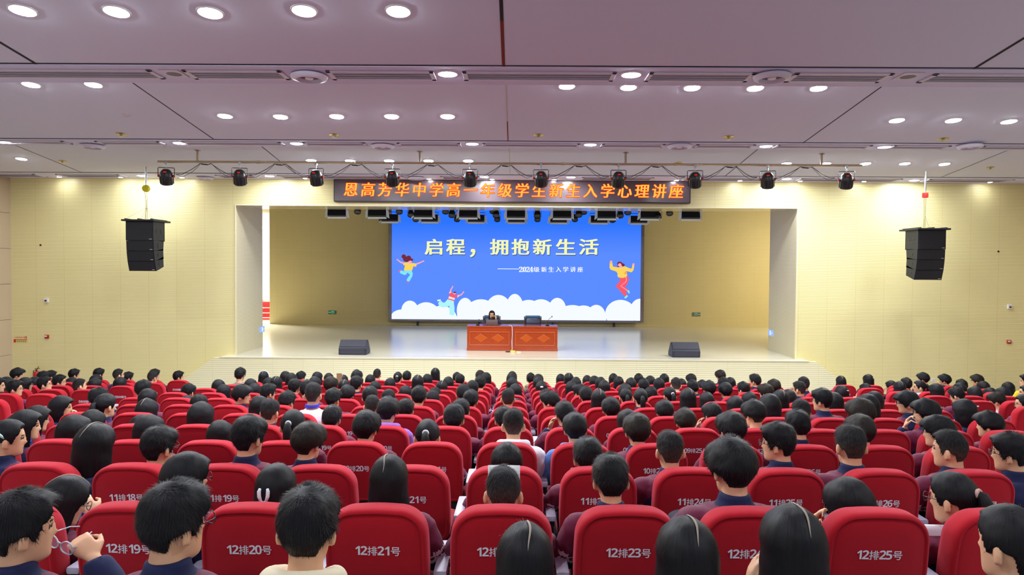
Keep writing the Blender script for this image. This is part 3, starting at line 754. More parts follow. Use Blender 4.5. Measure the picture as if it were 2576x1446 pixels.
# ------------------------------------------------------------------ lighting pipe with its lamps
pa = on_panel(1056, 381, 3); YP = pa.y
zp = at(1290, 411.5, YP).z; xa, xb2 = at(397, 407, YP).x, at(2168, 416, YP).x
t = thing('lighting_pipe', 'steel lighting pipe hung under the ceiling in front of the stage', 'pipe', ((xa+xb2)/2, YP, zp))
M_pipe = mat('pipe_steel', srgb(196, 180, 150), .22, metal=.9)
a = MB(); a.tube([(xa-(xa+xb2)/2, 0, 0), (xb2-(xa+xb2)/2, 0, 0)], .027, 12); a.build('pipe', M_pipe, t, smooth=50)
for px in (497, 1056, 1574, 2067):
    x = at(px, 395, YP).x-(xa+xb2)/2; zc = panels[3][2]+SLOPE*(panels[3][1]-YP)-zp
    a = MB(); a.tube([(x, 0, 0), (x, 0, zc)], .026, 10); a.lathe([(.06, zc-.012), (.06, zc), (.001, zc)], 14, M=Matrix.Translation((x, 0, 0)), cap=False); a.build('hanger', mat_h if 'mat_h' in globals() else M_pipe, t, smooth=50)
for px in (650, 1416, 1700):
    x = at(px, 412, YP).x-(xa+xb2)/2; a = MB(); a.tube([(x-.04, 0, 0), (x+.04, 0, 0)], .033, 10); a.build('coupling', M_pipe, t)
M_fix = mat('fixture_black', (.014, .014, .016), .35); M_redled = emitm('fixture_display', (1, .02, .015), .9); M_redk = mat('red_knob', srgb(190, 30, 26), .5)
def make_spot(label, loc, rz, pitch):
    t = thing('stage_spotlight', label, 'stage light', loc, rz, 'spotlights on the pipe')
    a = MB(); a.box((0, 0, -.0), (.05, .07, .07), bev=.01); a.tube([(0, 0, -.03), (0, 0, -.10)], .012, 8); a.build('clamp', M_metal, t)
    a = MB(); a.tube([(-.165, 0, -.30), (-.165, 0, -.115), (-.15, 0, -.10), (.15, 0, -.10), (.165, 0, -.115), (.165, 0, -.30)], .008, 6); a.build('yoke', M_fix, t)
    R = Matrix.Translation((0, 0, -.27)) @ Matrix.Rotation(pitch, 4, 'X')
    a = MB(); a.lathe([(.001, .14), (.06, .135), (.10, .10), (.125, .04), (.138, -.02), (.135, -.17), (.118, -.20), (.112, -.17), (.001, -.165)], 20, M=R, cap=False)
    for k in range(10):
        q = 2*PI*k/10; a.box(R @ Vector((math.cos(q)*.137, math.sin(q)*.137, -.09)), (.014, .014, .17), rot=R @ Matrix.Rotation(q, 4, 'Z'))
    b = a.build('housing', M_fix, t, smooth=35)
    a = MB(); a.box(R @ Vector((0, -.100, .104)), (.058, .008, .018), rot=R @ Matrix.Rotation(math.radians(-52), 4, 'X')); a.build('display', M_redled, b)
    for sx in (-1, 1):
        a = MB(); a.lathe([(.001, 0), (.03, 0), (.03, .03), (.001, .03)], 12, M=Matrix.Translation((sx*.14, 0, -.28)) @ Matrix.Rotation(sx*PI/2, 4, 'Y'), cap=False); a.build('knob', M_redk, t)
    return t
sx_px = [418, 603, 795, 987, 1182, 1361, 1556, 1749, 1932, 2130]
s0 = None
for i, px in enumerate(sx_px):
    x = at(px, 412+(px-1290)*.0064, YP).x; lb = 'black stage spotlight on the pipe, %s from left' % ORD[i+1]
    if s0 is None: s0 = make_spot(lb, (x, YP, zp-.03), .25, math.radians(22))
    else: dup(s0, (x, YP, zp-.03), lb, rz=(.25, .2, -.1, .05, 0, -.05, 0, -.12, -.3, -.25)[i])
M_cbl = mat('black_cable', (.015, .015, .015), .6)
for i in range(9):
    A = at(sx_px[i], 0, YP).x+.16; B = at(sx_px[i+1], 0, YP).x-.16; w = B-A; a = MB()
    pts = [(A, YP+.05, zp-.27), (A+.12*w, YP+.03, zp-.27), (A+.3*w, YP+.02, zp-.15), (A+.44*w, YP, zp-.035), (A+.5*w, YP, zp-.05), (A+.56*w, YP, zp-.06), (A+.62*w, YP, zp-.035), (A+.78*w, YP+.02, zp-.18), (A+.9*w, YP+.03, zp-.26), (B, YP+.05, zp-.26)]
    a.tube(pts, .007, 6)
    a.tube([(p[0], p[1]+.03, p[2]-(.05 if 0 < j < 3 or 6 < j < 9 else .0)) for j, p in enumerate(pts)], .005, 5)
    a.tube([(A+.46*w, YP, zp-.048), (A+.56*w, YP, zp-.06)], .014, 6)
    tag(a.build('lamp_cable', M_cbl, None, smooth=60), 'black cable sagging between the %s and %s spotlight from left' % (ORD[i+1], ORD[i+2]), 'cable', 'cables of the spotlights')

# ------------------------------------------------------------------ lights behind the lintel of the opening
M_barn = mat('barn_door', srgb(225, 235, 245), .35)
M_panelface = mat('panel_light_face', (.02, .02, .025), .3)
def make_panel_light(label, loc):
    t = thing('panel_light', label, 'stage light', loc, 0, 'panel lights over the stage')
    a = MB(); a.box((0, .0, 0), (.56, .10, .24), bev=.01, rot=Matrix.Rotation(math.radians(-25), 4, 'X')); a.build('housing', M_panelface, t)
    a = MB()
    a.add([(-.28, -.05, -.13), (.28, -.05, -.13), (.30, -.02, -.185), (-.30, -.02, -.185), (-.28, -.045, -.13), (.28, -.045, -.13), (.30, -.015, -.185), (-.30, -.015, -.185)], [(0, 1, 2, 3), (7, 6, 5, 4), (0, 3, 7, 4), (1, 5, 6, 2), (2, 6, 7, 3)])
    a.build('lower_barn_door', M_barn, t)
    for sx in (-1, 1):
        a = MB(); a.add([(sx*.285, -.06, .10), (sx*.285, -.02, -.12), (sx*.37, .02, -.17), (sx*.35, -.02, .05), (sx*.29, -.06, .10), (sx*.29, -.02, -.12), (sx*.375, .02, -.17), (sx*.355, -.02, .05)], [(0, 1, 2, 3), (7, 6, 5, 4), (0, 3, 7, 4), (1, 5, 6, 2), (2, 6, 7, 3)]); a.build('side_barn_door', M_barn, t)
    a = MB(); a.tube([(-.3, 0, 0), (-.3, 0, .2), (.3, 0, .2), (.3, 0, 0)], .01, 6); a.tube([(0, 0, .2), (0, 0, .45)], .02, 8); a.build('yoke', M_fix, t)
    return t
def make_par(label, loc):
    t = thing('par_can', label, 'stage light', loc, 0, 'small cans over the stage')
    R = Matrix.Rotation(math.radians(-32), 4, 'X')
    a = MB(); a.lathe([(.001, .13), (.06, .12), (.09, .06), (.10, -.02), (.11, -.10), (.10, -.11), (.10, -.09)], 18, M=R, cap=False); a.build('housing', M_fix, t, smooth=40)
    a = MB(); a.lathe([(.10, -.088), (.001, -.092)], 18, M=R, cap=False); a.build('lens', mat_lens, t)
    a = MB(); a.tube([(-.12, 0, 0), (-.12, 0, .16), (.12, 0, .16), (.12, 0, 0)], .007, 6); a.tube([(0, 0, .16), (0, 0, .62)], .016, 8); a.build('yoke', M_fix, t)
    return t
mat_lens = mat('can_lens', srgb(70, 72, 76), .35)
pl = pc = None
for rowi, (Y, xs, yv, nm) in enumerate(((21.2, (848, 949, 1065, 1178, 1298, 1414, 1526, 1634, 1737), 534, 'front'), (23.4, (981, 1081, 1198, 1299, 1405, 1507, 1607), 546.5, 'rear'))):
    for i, x in enumerate(xs):
        p = at(x, yv+(x-1290)*.0064, Y); p.z -= .045; lb = 'black panel light with pale flaps, %s from left in the %s row above the stage' % (ORD[i+1], nm)
        if pl is None: pl = make_panel_light(lb, p)
        else: dup(pl, p, lb)
    x0, x1 = at(xs[0]-60, yv, Y).x, at(xs[-1]+60, yv, Y).x; zz = at(1290, yv, Y).z+.47
    a = MB(); a.tube([(x0, Y, zz), (x1, Y, zz)], .03, 10)
    for q in range(5): a.tube([(x0+(x1-x0)*(.1+.2*q), Y, zz), (x0+(x1-x0)*(.1+.2*q), Y, 7.46)], .012, 6)
    tag(a.build('stage_batten', M_pipe, None, smooth=50), 'steel pipe carrying the %s row of lights above the stage' % nm, 'pipe')
for Y, lst, nm in ((21.2, ((900, 532), (1005, 532), (1034, 540), (1121, 532), (1137, 541), (1240, 531), (1248, 541), (1352, 542), (1456, 540), (1468, 533), (1560, 542), (1579, 534), (1655, 545), (1684, 536)), 'front'),
                   (23.4, ((932, 543), (961, 552), (1046, 552), (1150, 552), (1251, 552), (1352, 552), (1446, 552), (1541, 554)), 'rear')):
    for i, (x, y) in enumerate(lst):
        p = at(x, y-2, Y); p.z += .03; lb = 'small black can light, %s from left in the %s can row above the stage' % (ORD[i+1], nm)
        if pc is None: pc = make_par(lb, p)
        else: dup(pc, p, lb)

# ------------------------------------------------------------------ small things on the walls
def sign_box(name, label, px, py, Y, w, h, d, face, cat, normal='Y', parts=()):
    p = at(px, py, Y)
    t = thing(name, label, cat, (p.x, Y, p.z))
    a = MB(); a.box((0, -d/2, 0), (w, d, h), bev=min(.006, d/3)); a.build('plate' if cat == 'sign' else 'body', face, t)
    return t
M_green = emitm('exit_green', srgb(60, 220, 160), .9); M_signgrey = mat('sign_grey', srgb(150, 160, 150), .4)
def exit_sign(px, py, label, flip, glow):
    p = at(px, py, YB-.01); t = thing('exit_sign', label, 'sign', (p.x, YB, p.z))
    a = MB(); a.box((0, -.015, 0), (.33, .03, .15), bev=.006); a.build('plate', mat('exit_plate', srgb(110, 130, 116), .3), t)
    a = MB(); s = -1 if flip else 1
    a.box((s*-.10, -.032, 0), (.09, .004, .018)); a.add([(s*-.15, -.033, 0), (s*-.115, -.033, .03), (s*-.115, -.033, -.03)], [(0, 1, 2)])
    a.build('arrow', glow, t)
    a = MB(); cx = s*.02
    for q in (-.05, .05): a.box((cx+q, -.032, 0), (.012, .004, .11))
    a.box((cx, -.032, .05), (.1, .004, .012)); a.box((cx, -.032, .02), (.02, .004, .02)); a.box((cx, -.032, -.015), (.014, .004, .06)); a.build('running_figure', glow, t)
exit_sign(836, 785.5, 'green exit sign with arrow on the back wall left of the screen', False, M_green)
exit_sign(1752, 790.5, 'pale exit sign with arrow on the back wall right of the screen', True, emitm('exit_pale', srgb(150, 200, 180), .7))
for sx, px, py, nm in ((-1, 658, 828, 'left'), (1, 1940, 837, 'right')):
    xj = OL if sx < 0 else OR
    d = ray(px, py); tt = xj/d[0]; p = d*tt; z = p[2]+ZC; y = p[1]
    t = thing('exit_sign', 'small glowing exit sign low on the %s side of the stage opening' % nm, 'sign', (xj, y, z))
    a = MB(); a.box((-sx*.012, 0, 0), (.024, .36, .17), bev=.005); a.build('plate', emitm('exit_blue', srgb(165, 190, 255), 1.0), t)
    a = MB(); a.box((-sx*.0255, .0, 0), (.003, .08, .12)); a.box((-sx*.0255, sx*-.12, 0), (.003, .06, .025)); a.build('symbol', emitm('exit_symbol', srgb(215, 245, 255), 1.1), t)
for px, py, nm in ((118, 755, 'left'), (2538, 771, 'right')):
    t = sign_box('flame_detector', 'small white wall detector on the %s part of the front wall' % nm, px, py, YW, .105, .115, .05, mat('det_white', (.75, .75, .75), .4), 'detector')
    a = MB(); a.box((0, -.055, -.01), (.05, .012, .04), bev=.004); a.build('dark_lens', mat('det_lens', srgb(60, 30, 24), .2), t)
for px, py, nm in ((119, 846.5, 'left'), (2537, 859.5, 'right')):
    t = sign_box('fire_alarm_button', 'red fire alarm box on the %s part of the front wall' % nm, px, py, YW, .10, .095, .04, mat('alarm_red', srgb(170, 26, 22), .4), 'alarm')
    a = MB(); a.box((-.012, -.043, .014), (.066, .006, .034), bev=.002); a.build('label_plate', M_white, t)
for px, py, nm in ((102, 616.5, 'left'), (2511.5, 632.5, 'right')):
    p = at(px, py, YW); a = MB(); a.lathe([(.001, .012), (.022, .012), (.026, 0), (.001, 0)], 14, M=Matrix.Rotation(PI/2, 4, 'X'), cap=False)
    o = a.build('wall_hook', M_black); o.location = (p.x, YW, p.z); tag(o, 'tiny black wall fitting on the %s part of the front wall' % nm, 'wall fitting')
for px, py, lb in ((290.5, 942, 'white socket plate on the front wall behind the left block'), (2335.5, 956, 'white socket plate on the right front wall, left of two'), (2347, 956, 'white socket plate on the right front wall, right of two')):
    t = sign_box('wall_socket', lb, px, py, YW, .088, .088, .012, mat('socket_white', (.8, .8, .8), .4), 'socket')
    a = MB(); a.box((0, -.0125, 0), (.05, .002, .05)); a.build('insert', mat('socket_grey', (.6, .6, .6), .4), t)
# fire instruction stickers, low on the left
p = at(52, 848.5, YW)
t = thing('fire_instruction_sticker', 'red lettering strip with arrow square on the far left of the front wall', 'sign', (p.x, YW, p.z))
M_fr = mat('sticker_red', srgb(206, 40, 30), .5); M_or = mat('sticker_orange', srgb(196, 96, 34), .5)
a = MB(); a.box((.135, -.003, 0), (.055, .006, .055)); a.build('arrow_square', M_fr, t)
a = MB(); a.box((.135, -.0075, .008), (.009, .003, .03)); a.add([(.118, -.008, -.004), (.152, -.008, -.004), (.135, -.008, -.022)], [(0, 1, 2)]); a.build('arrow', M_white, t)
a = MB(); text_mb(a, '火警使用灭', (-.17, -.0035, -.015), (1, 0, 0), (0, 0, 1), .042, .053, .02); a.build('lettering', M_or, t)
p = at(52.5, 857, YW)
t = thing('fire_instruction_board', 'small red and yellow fire instruction board low on the front wall', 'sign', (p.x, YW, p.z))
a = MB(); a.box((0, -.004, 0), (.36, .008, .085)); a.build('board', mat('board_yellow', srgb(214, 206, 120), .5), t)
a = MB(); a.box((0, -.010, .034), (.36, .004, .017)); a.box((-.152, -.010, -.008), (.055, .004, .068)); a.build('red_border', M_fr, t)
a = MB()
for q in range(5): a.box((-.08+.052*q, -.0095, -.012), (.022, .002, .028)); 
a.build('pictogram', mat('pict', srgb(120, 110, 70), .5), t)
# extinguisher standing by the front wall
p = at(92, 944, YW-.14)
t = thing('fire_extinguisher', 'red fire extinguisher standing against the front wall at far left', 'extinguisher', (p.x, YW-.14, 0))
a = MB(); a.lathe([(.001, 0), (.07, 0), (.075, .02), (.075, .44), (.06, .49), (.03, .51), (.001, .51)], 20, cap=False); a.build('cylinder', mat('ext_red', srgb(190, 24, 18), .3), t, smooth=40)
a = MB(); a.tube([(0, 0, .51), (0, 0, .55)], .02, 10); a.box((.02, 0, .575), (.12, .02, .015)); a.tube([(.0, 0, .54), (.06, 0, .63)], .008, 6); a.build('valve', M_black, t)
a = MB(); a.tube([(-.02, 0, .55), (-.08, 0, .52), (-.095, 0, .3), (-.085, 0, .12)], .009, 6); a.build('hose', M_black, t)
zt_e = p.z
t.location.z = max(0.0, at(92, 938, YW-.14).z-.52)
if t.location.z > .02:       # its red stand
    a = MB(); hs = t.location.z; a.box((0, 0, -hs/2), (.26, .2, hs), bev=.01); a.build('stand_box', mat('ext_stand', srgb(190, 24, 18), .4), t)

# storage shelf with red cloths in the left wing
zq = lambda y: at(672, y, 29.6).z
xq = at(672, 790, 29.6).x
t = thing('storage_shelf', 'white storage shelf in the left wing behind the stage', 'shelf', (xq+.25, 29.6, ZS))
a = MB(); zz = [zq(y)-ZS for y in (812-1, 799, 787, 774)]
for z in zz: a.box((0, .2, max(z, .03)), (1.0, .4, .035))
a.build('board', M_white, t)
for sx in (-1, 1):
    a = MB(); a.box((sx*.5, .2, (zz[-1]+.35)/2), (.04, .4, zz[-1]+.35)); a.build('upright', M_white, t)
M_redc = mat('red_cloth', srgb(205, 34, 44), .8)
for k in range(4):
    z0 = zz[k]+.02+ZS; h = (zz[k+1]-zz[k]-.05) if k < 3 else .24
    for j in range(2):
        a = MB(); a.box((0, 0, h/2), (.44, .34, h), bev=.03); o = a.build('folded_cloth', M_redc, None, smooth=50); o.location = (xq+.02+.46*j, 29.79, max(z0, ZS+.05))
        tag(o, 'folded red cloth on the %s shelf board from below, %s' % (ORD[k+1], ('visible in the gap', 'hidden further right')[j]), 'cloth', 'red cloths on the wing shelf')

# lights of the wings: tubes over the left store and a warm floodlight in the right wing
def area(name, loc, rot, sx, sy, power, col):
    l = bpy.data.lights.new(name, 'AREA'); l.shape = 'RECTANGLE'; l.size = sx; l.size_y = sy; l.energy = power; l.color = col
    o = bpy.data.objects.new(name, l); COL.objects.link(o); o.location = loc; o.rotation_euler = rot; return o
area('store_light', (-11.8, 29.4, 5.8), (0, 0, 0), 2.0, .3, 900, (1, .98, .92))
area('wing_flood', (11.8, 23.5, 4.6), (math.radians(50), 0, math.radians(20)), .6, .4, 230, (1, .86, .55))
# ------------------------------------------------------------------ auditorium seats
def fabric(name, c, sheen=.3):
    m = mat(name, c, .85, spec=.25, sheen=sheen)
    b = m.node_tree.nodes['Principled BSDF']; b.inputs['Sheen Tint'].default_value = (1, .25, .35, 1)
    tc = N(m, 'ShaderNodeTexCoord'); nz = N(m, 'ShaderNodeTexNoise'); nz.inputs['Scale'].default_value = 420; nz.inputs['Detail'].default_value = 2
    L(m, tc.outputs['Object'], nz.inputs['Vector'])
    bp = N(m, 'ShaderNodeBump'); bp.inputs['Strength'].default_value = .25; bp.inputs['Distance'].default_value = .002
    L(m, nz.outputs[0], bp.inputs['Height']); L(m, bp.outputs[0], b.inputs['Normal'])
    return m
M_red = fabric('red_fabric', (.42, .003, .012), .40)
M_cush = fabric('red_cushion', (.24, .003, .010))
M_num = mat('seat_lettering', srgb(238, 232, 246), .6)
M_pad = mat('armrest_pad', srgb(176, 172, 196), .35); M_shell = mat('seat_shell', (.012, .012, .013), .5)

def seat_back_mesh():
    hw, top, bot, r = .2255, .95, .50, .135
    out = []
    def arc(cx, cz, rr, a0, a1, n, p=2.0):
        for i in range(n):
            q = a0+(a1-a0)*i/(n-1); c, s = math.cos(q), math.sin(q)
            out.append((cx+rr*math.copysign(abs(c)**(2/p), c), cz+rr*math.copysign(abs(s)**(2/p), s)))
    arc(-(hw-.05), bot+.05, .05, 1.5*PI, PI, 5)
    for i in range(1, 5): out.append((-hw-.004*math.sin(PI*i/5), bot+.05+(top-r-.0-bot-.05)*i/5))
    arc(-(hw-r), top-r-.004, r, PI, PI/2, 13, 2.05)
    for i in range(1, 6):
        x = -(hw-r)+2*(hw-r)*i/6; out.append((x, top-.004+.004*(1-(x/(hw-r))**2)))
    arc(hw-r, top-r-.004, r, PI/2, 0, 13, 2.05)
    for i in range(4, 0, -1): out.append((hw+.004*math.sin(PI*i/5), bot+.05+(top-r-bot-.05)*i/5))
    arc(hw-.05, bot+.05, .05, 2*PI, 1.5*PI, 5)
    P = np.array(out); n = len(P)
    T = np.roll(P, -1, 0)-np.roll(P, 1, 0); T /= np.linalg.norm(T, axis=1)[:, None]
    Nn = np.stack([T[:, 1], -T[:, 0]], 1)             # points inward for this winding
    if (Nn[n//2]*(np.array([0, .7])-P[n//2])).sum() < 0: Nn = -Nn
    prof = [(.09, .078), (.05, .076), (.02, .066), (.006, .048), (0, .02), (0, -.030), (.003, -.048), (.009, -.0595), (.0165, -.0645), (.0215, -.0650), (.0245, -.0585), (.0275, -.0575), (.033, -.0600)]
    V = []; rows = []
    for d, y in prof:
        Q = P+Nn*d; rows.append(Q); V += [(x, y, z) for x, z in Q]
    k = len(prof); F = [(i*n+j, i*n+(j+1) % n, (i+1)*n+(j+1) % n, (i+1)*n+j) for i in range(k-1) for j in range(n)]
    # close front and rear with shrinking loops so that the panels stay smoothly curved
    def close(row, y, sg, base, flip):
        c = np.array([0, .725]); prev = base
        for s, dy in ((.7, .003), (.4, .006), (.12, .007)):
            Q = c+(row-c)*s; st = len(V)
            V.extend([(x, y+sg*dy, z) for x, z in Q])
            for j in range(n):
                q = (prev+j, prev+(j+1) % n, st+(j+1) % n, st+j); F.append(q[::-1] if flip else q)
            prev = st
        q = tuple(prev+j for j in range(n)); F.append(q[::-1] if flip else q)
    close(rows[-1], prof[-1][1], -1, (k-1)*n, False)
    close(rows[0], prof[0][1], 1, 0, True)
    V = np.array(V); tl = math.tan(math.radians(8))
    V[:, 1] += (.95-V[:, 2])*tl
    a = MB(); a.add(V, F); me = a.mesh('backrest', M_red, True)
    bm = bmesh.new(); bm.from_mesh(me); bmesh.ops.recalc_face_normals(bm, faces=bm.faces[:]); bm.to_mesh(me); bm.free()
    return me
ME_back = seat_back_mesh()
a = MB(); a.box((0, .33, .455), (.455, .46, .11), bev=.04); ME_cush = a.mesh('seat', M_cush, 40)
a = MB(); a.box((0, .30, .385), (.40, .38, .03), bev=.01); a.box((0, .28, .2), (.09, .16, .37), bev=.02); a.box((0, .28, .012), (.2, .26, .024), bev=.008)
a.box((0, .085, .55), (.36, .03, .36), bev=.01); ME_ped = a.mesh('pedestal', M_shell, 40)
def arm_mesh(x):
    a = MB(); a.box((x, .20, .628), (.062, .36, .034), mi=1, bev=.012)
    a.box((x, .20, .36), (.036, .26, .50), bev=.01); a.box((x, .20, .012), (.06, .34, .024), bev=.006, mi=0)
    return a.mesh('armrest', [M_shell, M_pad], 40)
ME_armL, ME_armR = arm_mesh(-SEATW/2), arm_mesh(SEATW/2)

def seat_number(r, b, c):
    base = min(r, 7)+15
    return base+c if b == 0 else (base-10-c if b < 0 else base+10+c)
DIG = {str(i): chr(0x1D7EC+i) for i in range(10)}
def label_mesh(s):
    a = MB(); tl = math.tan(math.radians(8)); z0 = .95-.190-.021
    adv = {True: .0275, False: .047}; tot = sum(adv[ch.isdigit()] for ch in s); x = -tot/2
    for ch in s:
        w = adv[ch.isdigit()]
        if ch.isdigit():
            v, f = glyph(DIG[ch], 0.0); sc = .0415/.71; X = (v[:, 0]-(v[:, 0].min()+v[:, 0].max())/2)*sc+x+w/2; Z = v[:, 1]*sc
        else:
            v, f = glyph(ch, .010); sc = .046; X = (v[:, 0]-.5)*sc+x+w/2; Z = v[:, 1]*sc+.002
        zz = z0+Z; a.add(np.stack([X, -.0668+(.95-zz)*tl-.0012, zz], 1), f)
        x += w
    return a.mesh('seat_number', M_num)

def col_x(b, c): return X22+c*SEATW if b == 0 else (-6.85-c*SEATW if b < 0 else 6.70+c*SEATW)
SEATS = {}
def make_seat(r, b, c, first, last):
    n = seat_number(r, b, c); side = {0: 'centre', -1: 'left', 1: 'right'}[b]
    lb = 'red auditorium seat marked row %d seat %d, in the %s block' % (r, n, side)
    y = row_y(r)+(0 if b == 0 else -.18); rz = 0
    t = thing('auditorium_seat', lb, 'seat', (col_x(b, c), y, row_z(r)), rz, 'red seats of the hall')
    jit = ((r*7+c*13+b*5) % 11-5)/5
    t.rotation_euler = (0, 0, jit*.012)
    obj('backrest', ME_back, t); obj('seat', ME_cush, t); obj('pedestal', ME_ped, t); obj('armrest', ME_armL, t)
    if last: obj('armrest', ME_armR, t)
    o = obj('seat_number', label_mesh('%02d排%02d号' % (r, n)), t); o.rotation_euler = (0, ((r*31+c*17) % 7-3)*.006, 0); o['label'] = 'pale printed seat number'
    SEATS[r, b, c] = t
CW = {12: (-4, 4), 11: (-5, 5), 10: (-7, 7), 9: (-8, 8)}
for r in range(1, 13):
    c0, c1 = CW.get(r, (-9, 9))
    for c in range(c0, c1+1): make_seat(r, 0, c, c == c0, c == c1)
NB = {1: 6, 2: 5, 3: 4, 4: 3, 5: 2, 6: 1}
for r, n in NB.items():
    for b in (-1, 1):
        for c in range(n): make_seat(r, b, c, c == 0, True)
# ------------------------------------------------------------------ people
HY, HZ = .165, .982                 # head: ear axis and chin in the seated body's own frame
CROWN = HZ+.225
HEADT = [(-.004, .066, .015, .026), (.012, .086, -.012, .042), (.032, .090, -.045, .0525), (.06, .089, -.064, .060), (.09, .090, -.080, .066), (.115, .091, -.089, .0705), (.13, .0925, -.094, .0735)]
def skull_ring(z):
    T = HEADT; z = min(max(z, T[0][0]), T[-1][0])
    for a, b in zip(T, T[1:]):
        if z <= b[0]:
            s = (z-a[0])/(b[0]-a[0]); return tuple(a[i]+(b[i]-a[i])*s for i in (1, 2, 3))
    return T[-1][1:]
def skull(az, s, zbot=-.004):
    """az: 0 at the face, grows towards the person's right ear; s: 0 crown, .5 temples, 1 bottom. Point and outward normal, head frame."""
    sa, ca = math.sin(az), math.cos(az)
    if s < .5:
        t = s*PI; rx, ry, rz = .0735, .09325, .095
        p = Vector((rx*math.sin(t)*sa, -.00075+ry*math.sin(t)*ca, .13+rz*math.cos(t)))
        n = Vector((math.sin(t)*sa/rx, math.sin(t)*ca/ry, math.cos(t)/rz)).normalized()
    else:
        z = .13-(s-.5)/.5*(.13-zbot); f, bk, rx = skull_ring(z); ry = (f-bk)/2
        p = Vector((rx*sa, (f+bk)/2+ry*ca, z)); n = Vector((sa/rx, ca/ry, 0)).normalized()
    return p, n

def head_mb(a):
    n = 36; V = []; rows = 34
    for i in range(rows+1):
        s = i/rows
        for j in range(n):
            p, nn = skull(2*PI*j/n, max(s, .004)); x, y, z = p
            fr = 1 if y > .04 else 0
            if fr:
                y += .020*math.exp(-((z-.088)/.013)**2)*math.exp(-(x/.012)**2)+.011*math.exp(-((z-.112)/.020)**2)*math.exp(-(x/.010)**2)
                y -= .009*math.exp(-((z-.124)/.012)**2)*math.exp(-((abs(x)-.031)/.015)**2)
                y += .005*math.exp(-((z-.139)/.008)**2)*math.exp(-((abs(x)-.03)/.02)**2)
                y += .006*math.exp(-((z-.056)/.006)**2)*math.exp(-(x/.020)**2)+.005*math.exp(-((z-.047)/.006)**2)*math.exp(-(x/.018)**2)-.003*math.exp(-((z-.0515)/.003)**2)*math.exp(-(x/.02)**2)
                y += .006*math.exp(-((z-.018)/.012)**2)*math.exp(-(x/.02)**2)
            V.append((x, y+HY, z+HZ))
    F = [(i*n+j, i*n+(j+1) % n, (i+1)*n+(j+1) % n, (i+1)*n+j)[::-1] for i in range(rows) for j in range(n)]
    F += [tuple(range(n))[::1], tuple(rows*n+j for j in range(n-1, -1, -1))]
    a.add(V, F)
    for sx in (-1, 1):            # ears
        R = Matrix.Rotation(sx*math.radians(24), 4, 'Z') @ Matrix.Rotation(math.radians(-10), 4, 'X')
        a.ball((sx*.0815, HY-.012, HZ+.102), (.0105, .020, .033), 14, M=R)
        a.ball((sx*.078, HY-.004, HZ+.078), (.008, .011, .012), 10, M=R)

def hand_mb(a, w, d, nrm, side, curl, sc=1.0, spread=.3):
    """Palm and five fingers. w: wrist, d: towards the fingers, nrm: the palm's facing, side: towards the thumb."""
    w, d, nrm = Vector(w), Vector(d).normalized(), Vector(nrm); nrm = (nrm-d*nrm.dot(d)).normalized()
    s = d.cross(nrm); s = s if s.dot(Vector(side)) > 0 else -s
    ln = .085*sc; V = []
    rings = [(0, .024, .019), (.02, .030, .017), (.05, .040, .016), (.075, .042, .014), (.09, .038, .011)]
    M = Matrix((s, nrm, d)).transposed()
    n = 14; P = []
    for z, rx, ry in rings:
        for j in range(n):
            q = 2*PI*j/n; P.append(w + M @ Vector((rx*sc*math.cos(q), ry*sc*math.sin(q), z*sc)))
    k = len(rings); F = [(i*n+j, i*n+(j+1) % n, (i+1)*n+(j+1) % n, (i+1)*n+j) for i in range(k-1) for j in range(n)]
    F += [tuple(range(n-1, -1, -1)), tuple((k-1)*n+j for j in range(n))]
    a.add(P, F)
    for i, (off, l) in enumerate(((.030, .070), (.0105, .078), (-.0095, .073), (-.029, .058))):
        p = w + (s*off+d*.078)*sc; dd = (d+s*off*spread*6).normalized(); pts = [p]
        for j, f in enumerate((.45, .31, .24)):
            q = curl*(.55+.55*j)*(1-.06*i)
            v = dd*math.cos(q)+nrm*math.sin(q); p = p+v*l*f*sc; pts.append(p)
        a.tube(pts, [.0098*sc, .0092*sc, .0085*sc, .0066*sc], 8)
        a.ball(pts[-1], .0066*sc, 8); a.ball(pts[0], .0102*sc, 8); a.ball(pts[1], .0094*sc, 8); a.ball(pts[2], .0086*sc, 8)
    p = w+(s*.024+d*.022)*sc; pts = [p, p+(s*.026+d*.022+nrm*.010)*sc, p+(s*.036+d*.048+nrm*(.016+.01*curl))*sc, p+(s*.034-s*.012*curl+d*.070+nrm*(.018+.022*curl))*sc]
    a.tube(pts, [.014*sc, .0115*sc, .010*sc, .0078*sc], 8); a.ball(pts[-1], .0078*sc, 8); a.ball(pts[2], .0101*sc, 8)

TORSO = [(0, .17, .43, .155, .125), (0, .17, .52, .165, .125), (0, .152, .62, .148, .105), (0, .14, .72, .152, .105), (0, .133, .80, .166, .107), (0, .132, .86, .170, .102), (0, .134, .905, .155, .088), (0, .138, .940, .115, .074), (0, .144, .962, .073, .062)]
NECK = [(0, .144, .95, .064, .062), (0, .146, .98, .054, .057), (0, .152, 1.01, .052, .055), (0, .156, 1.06, .053, .058)]
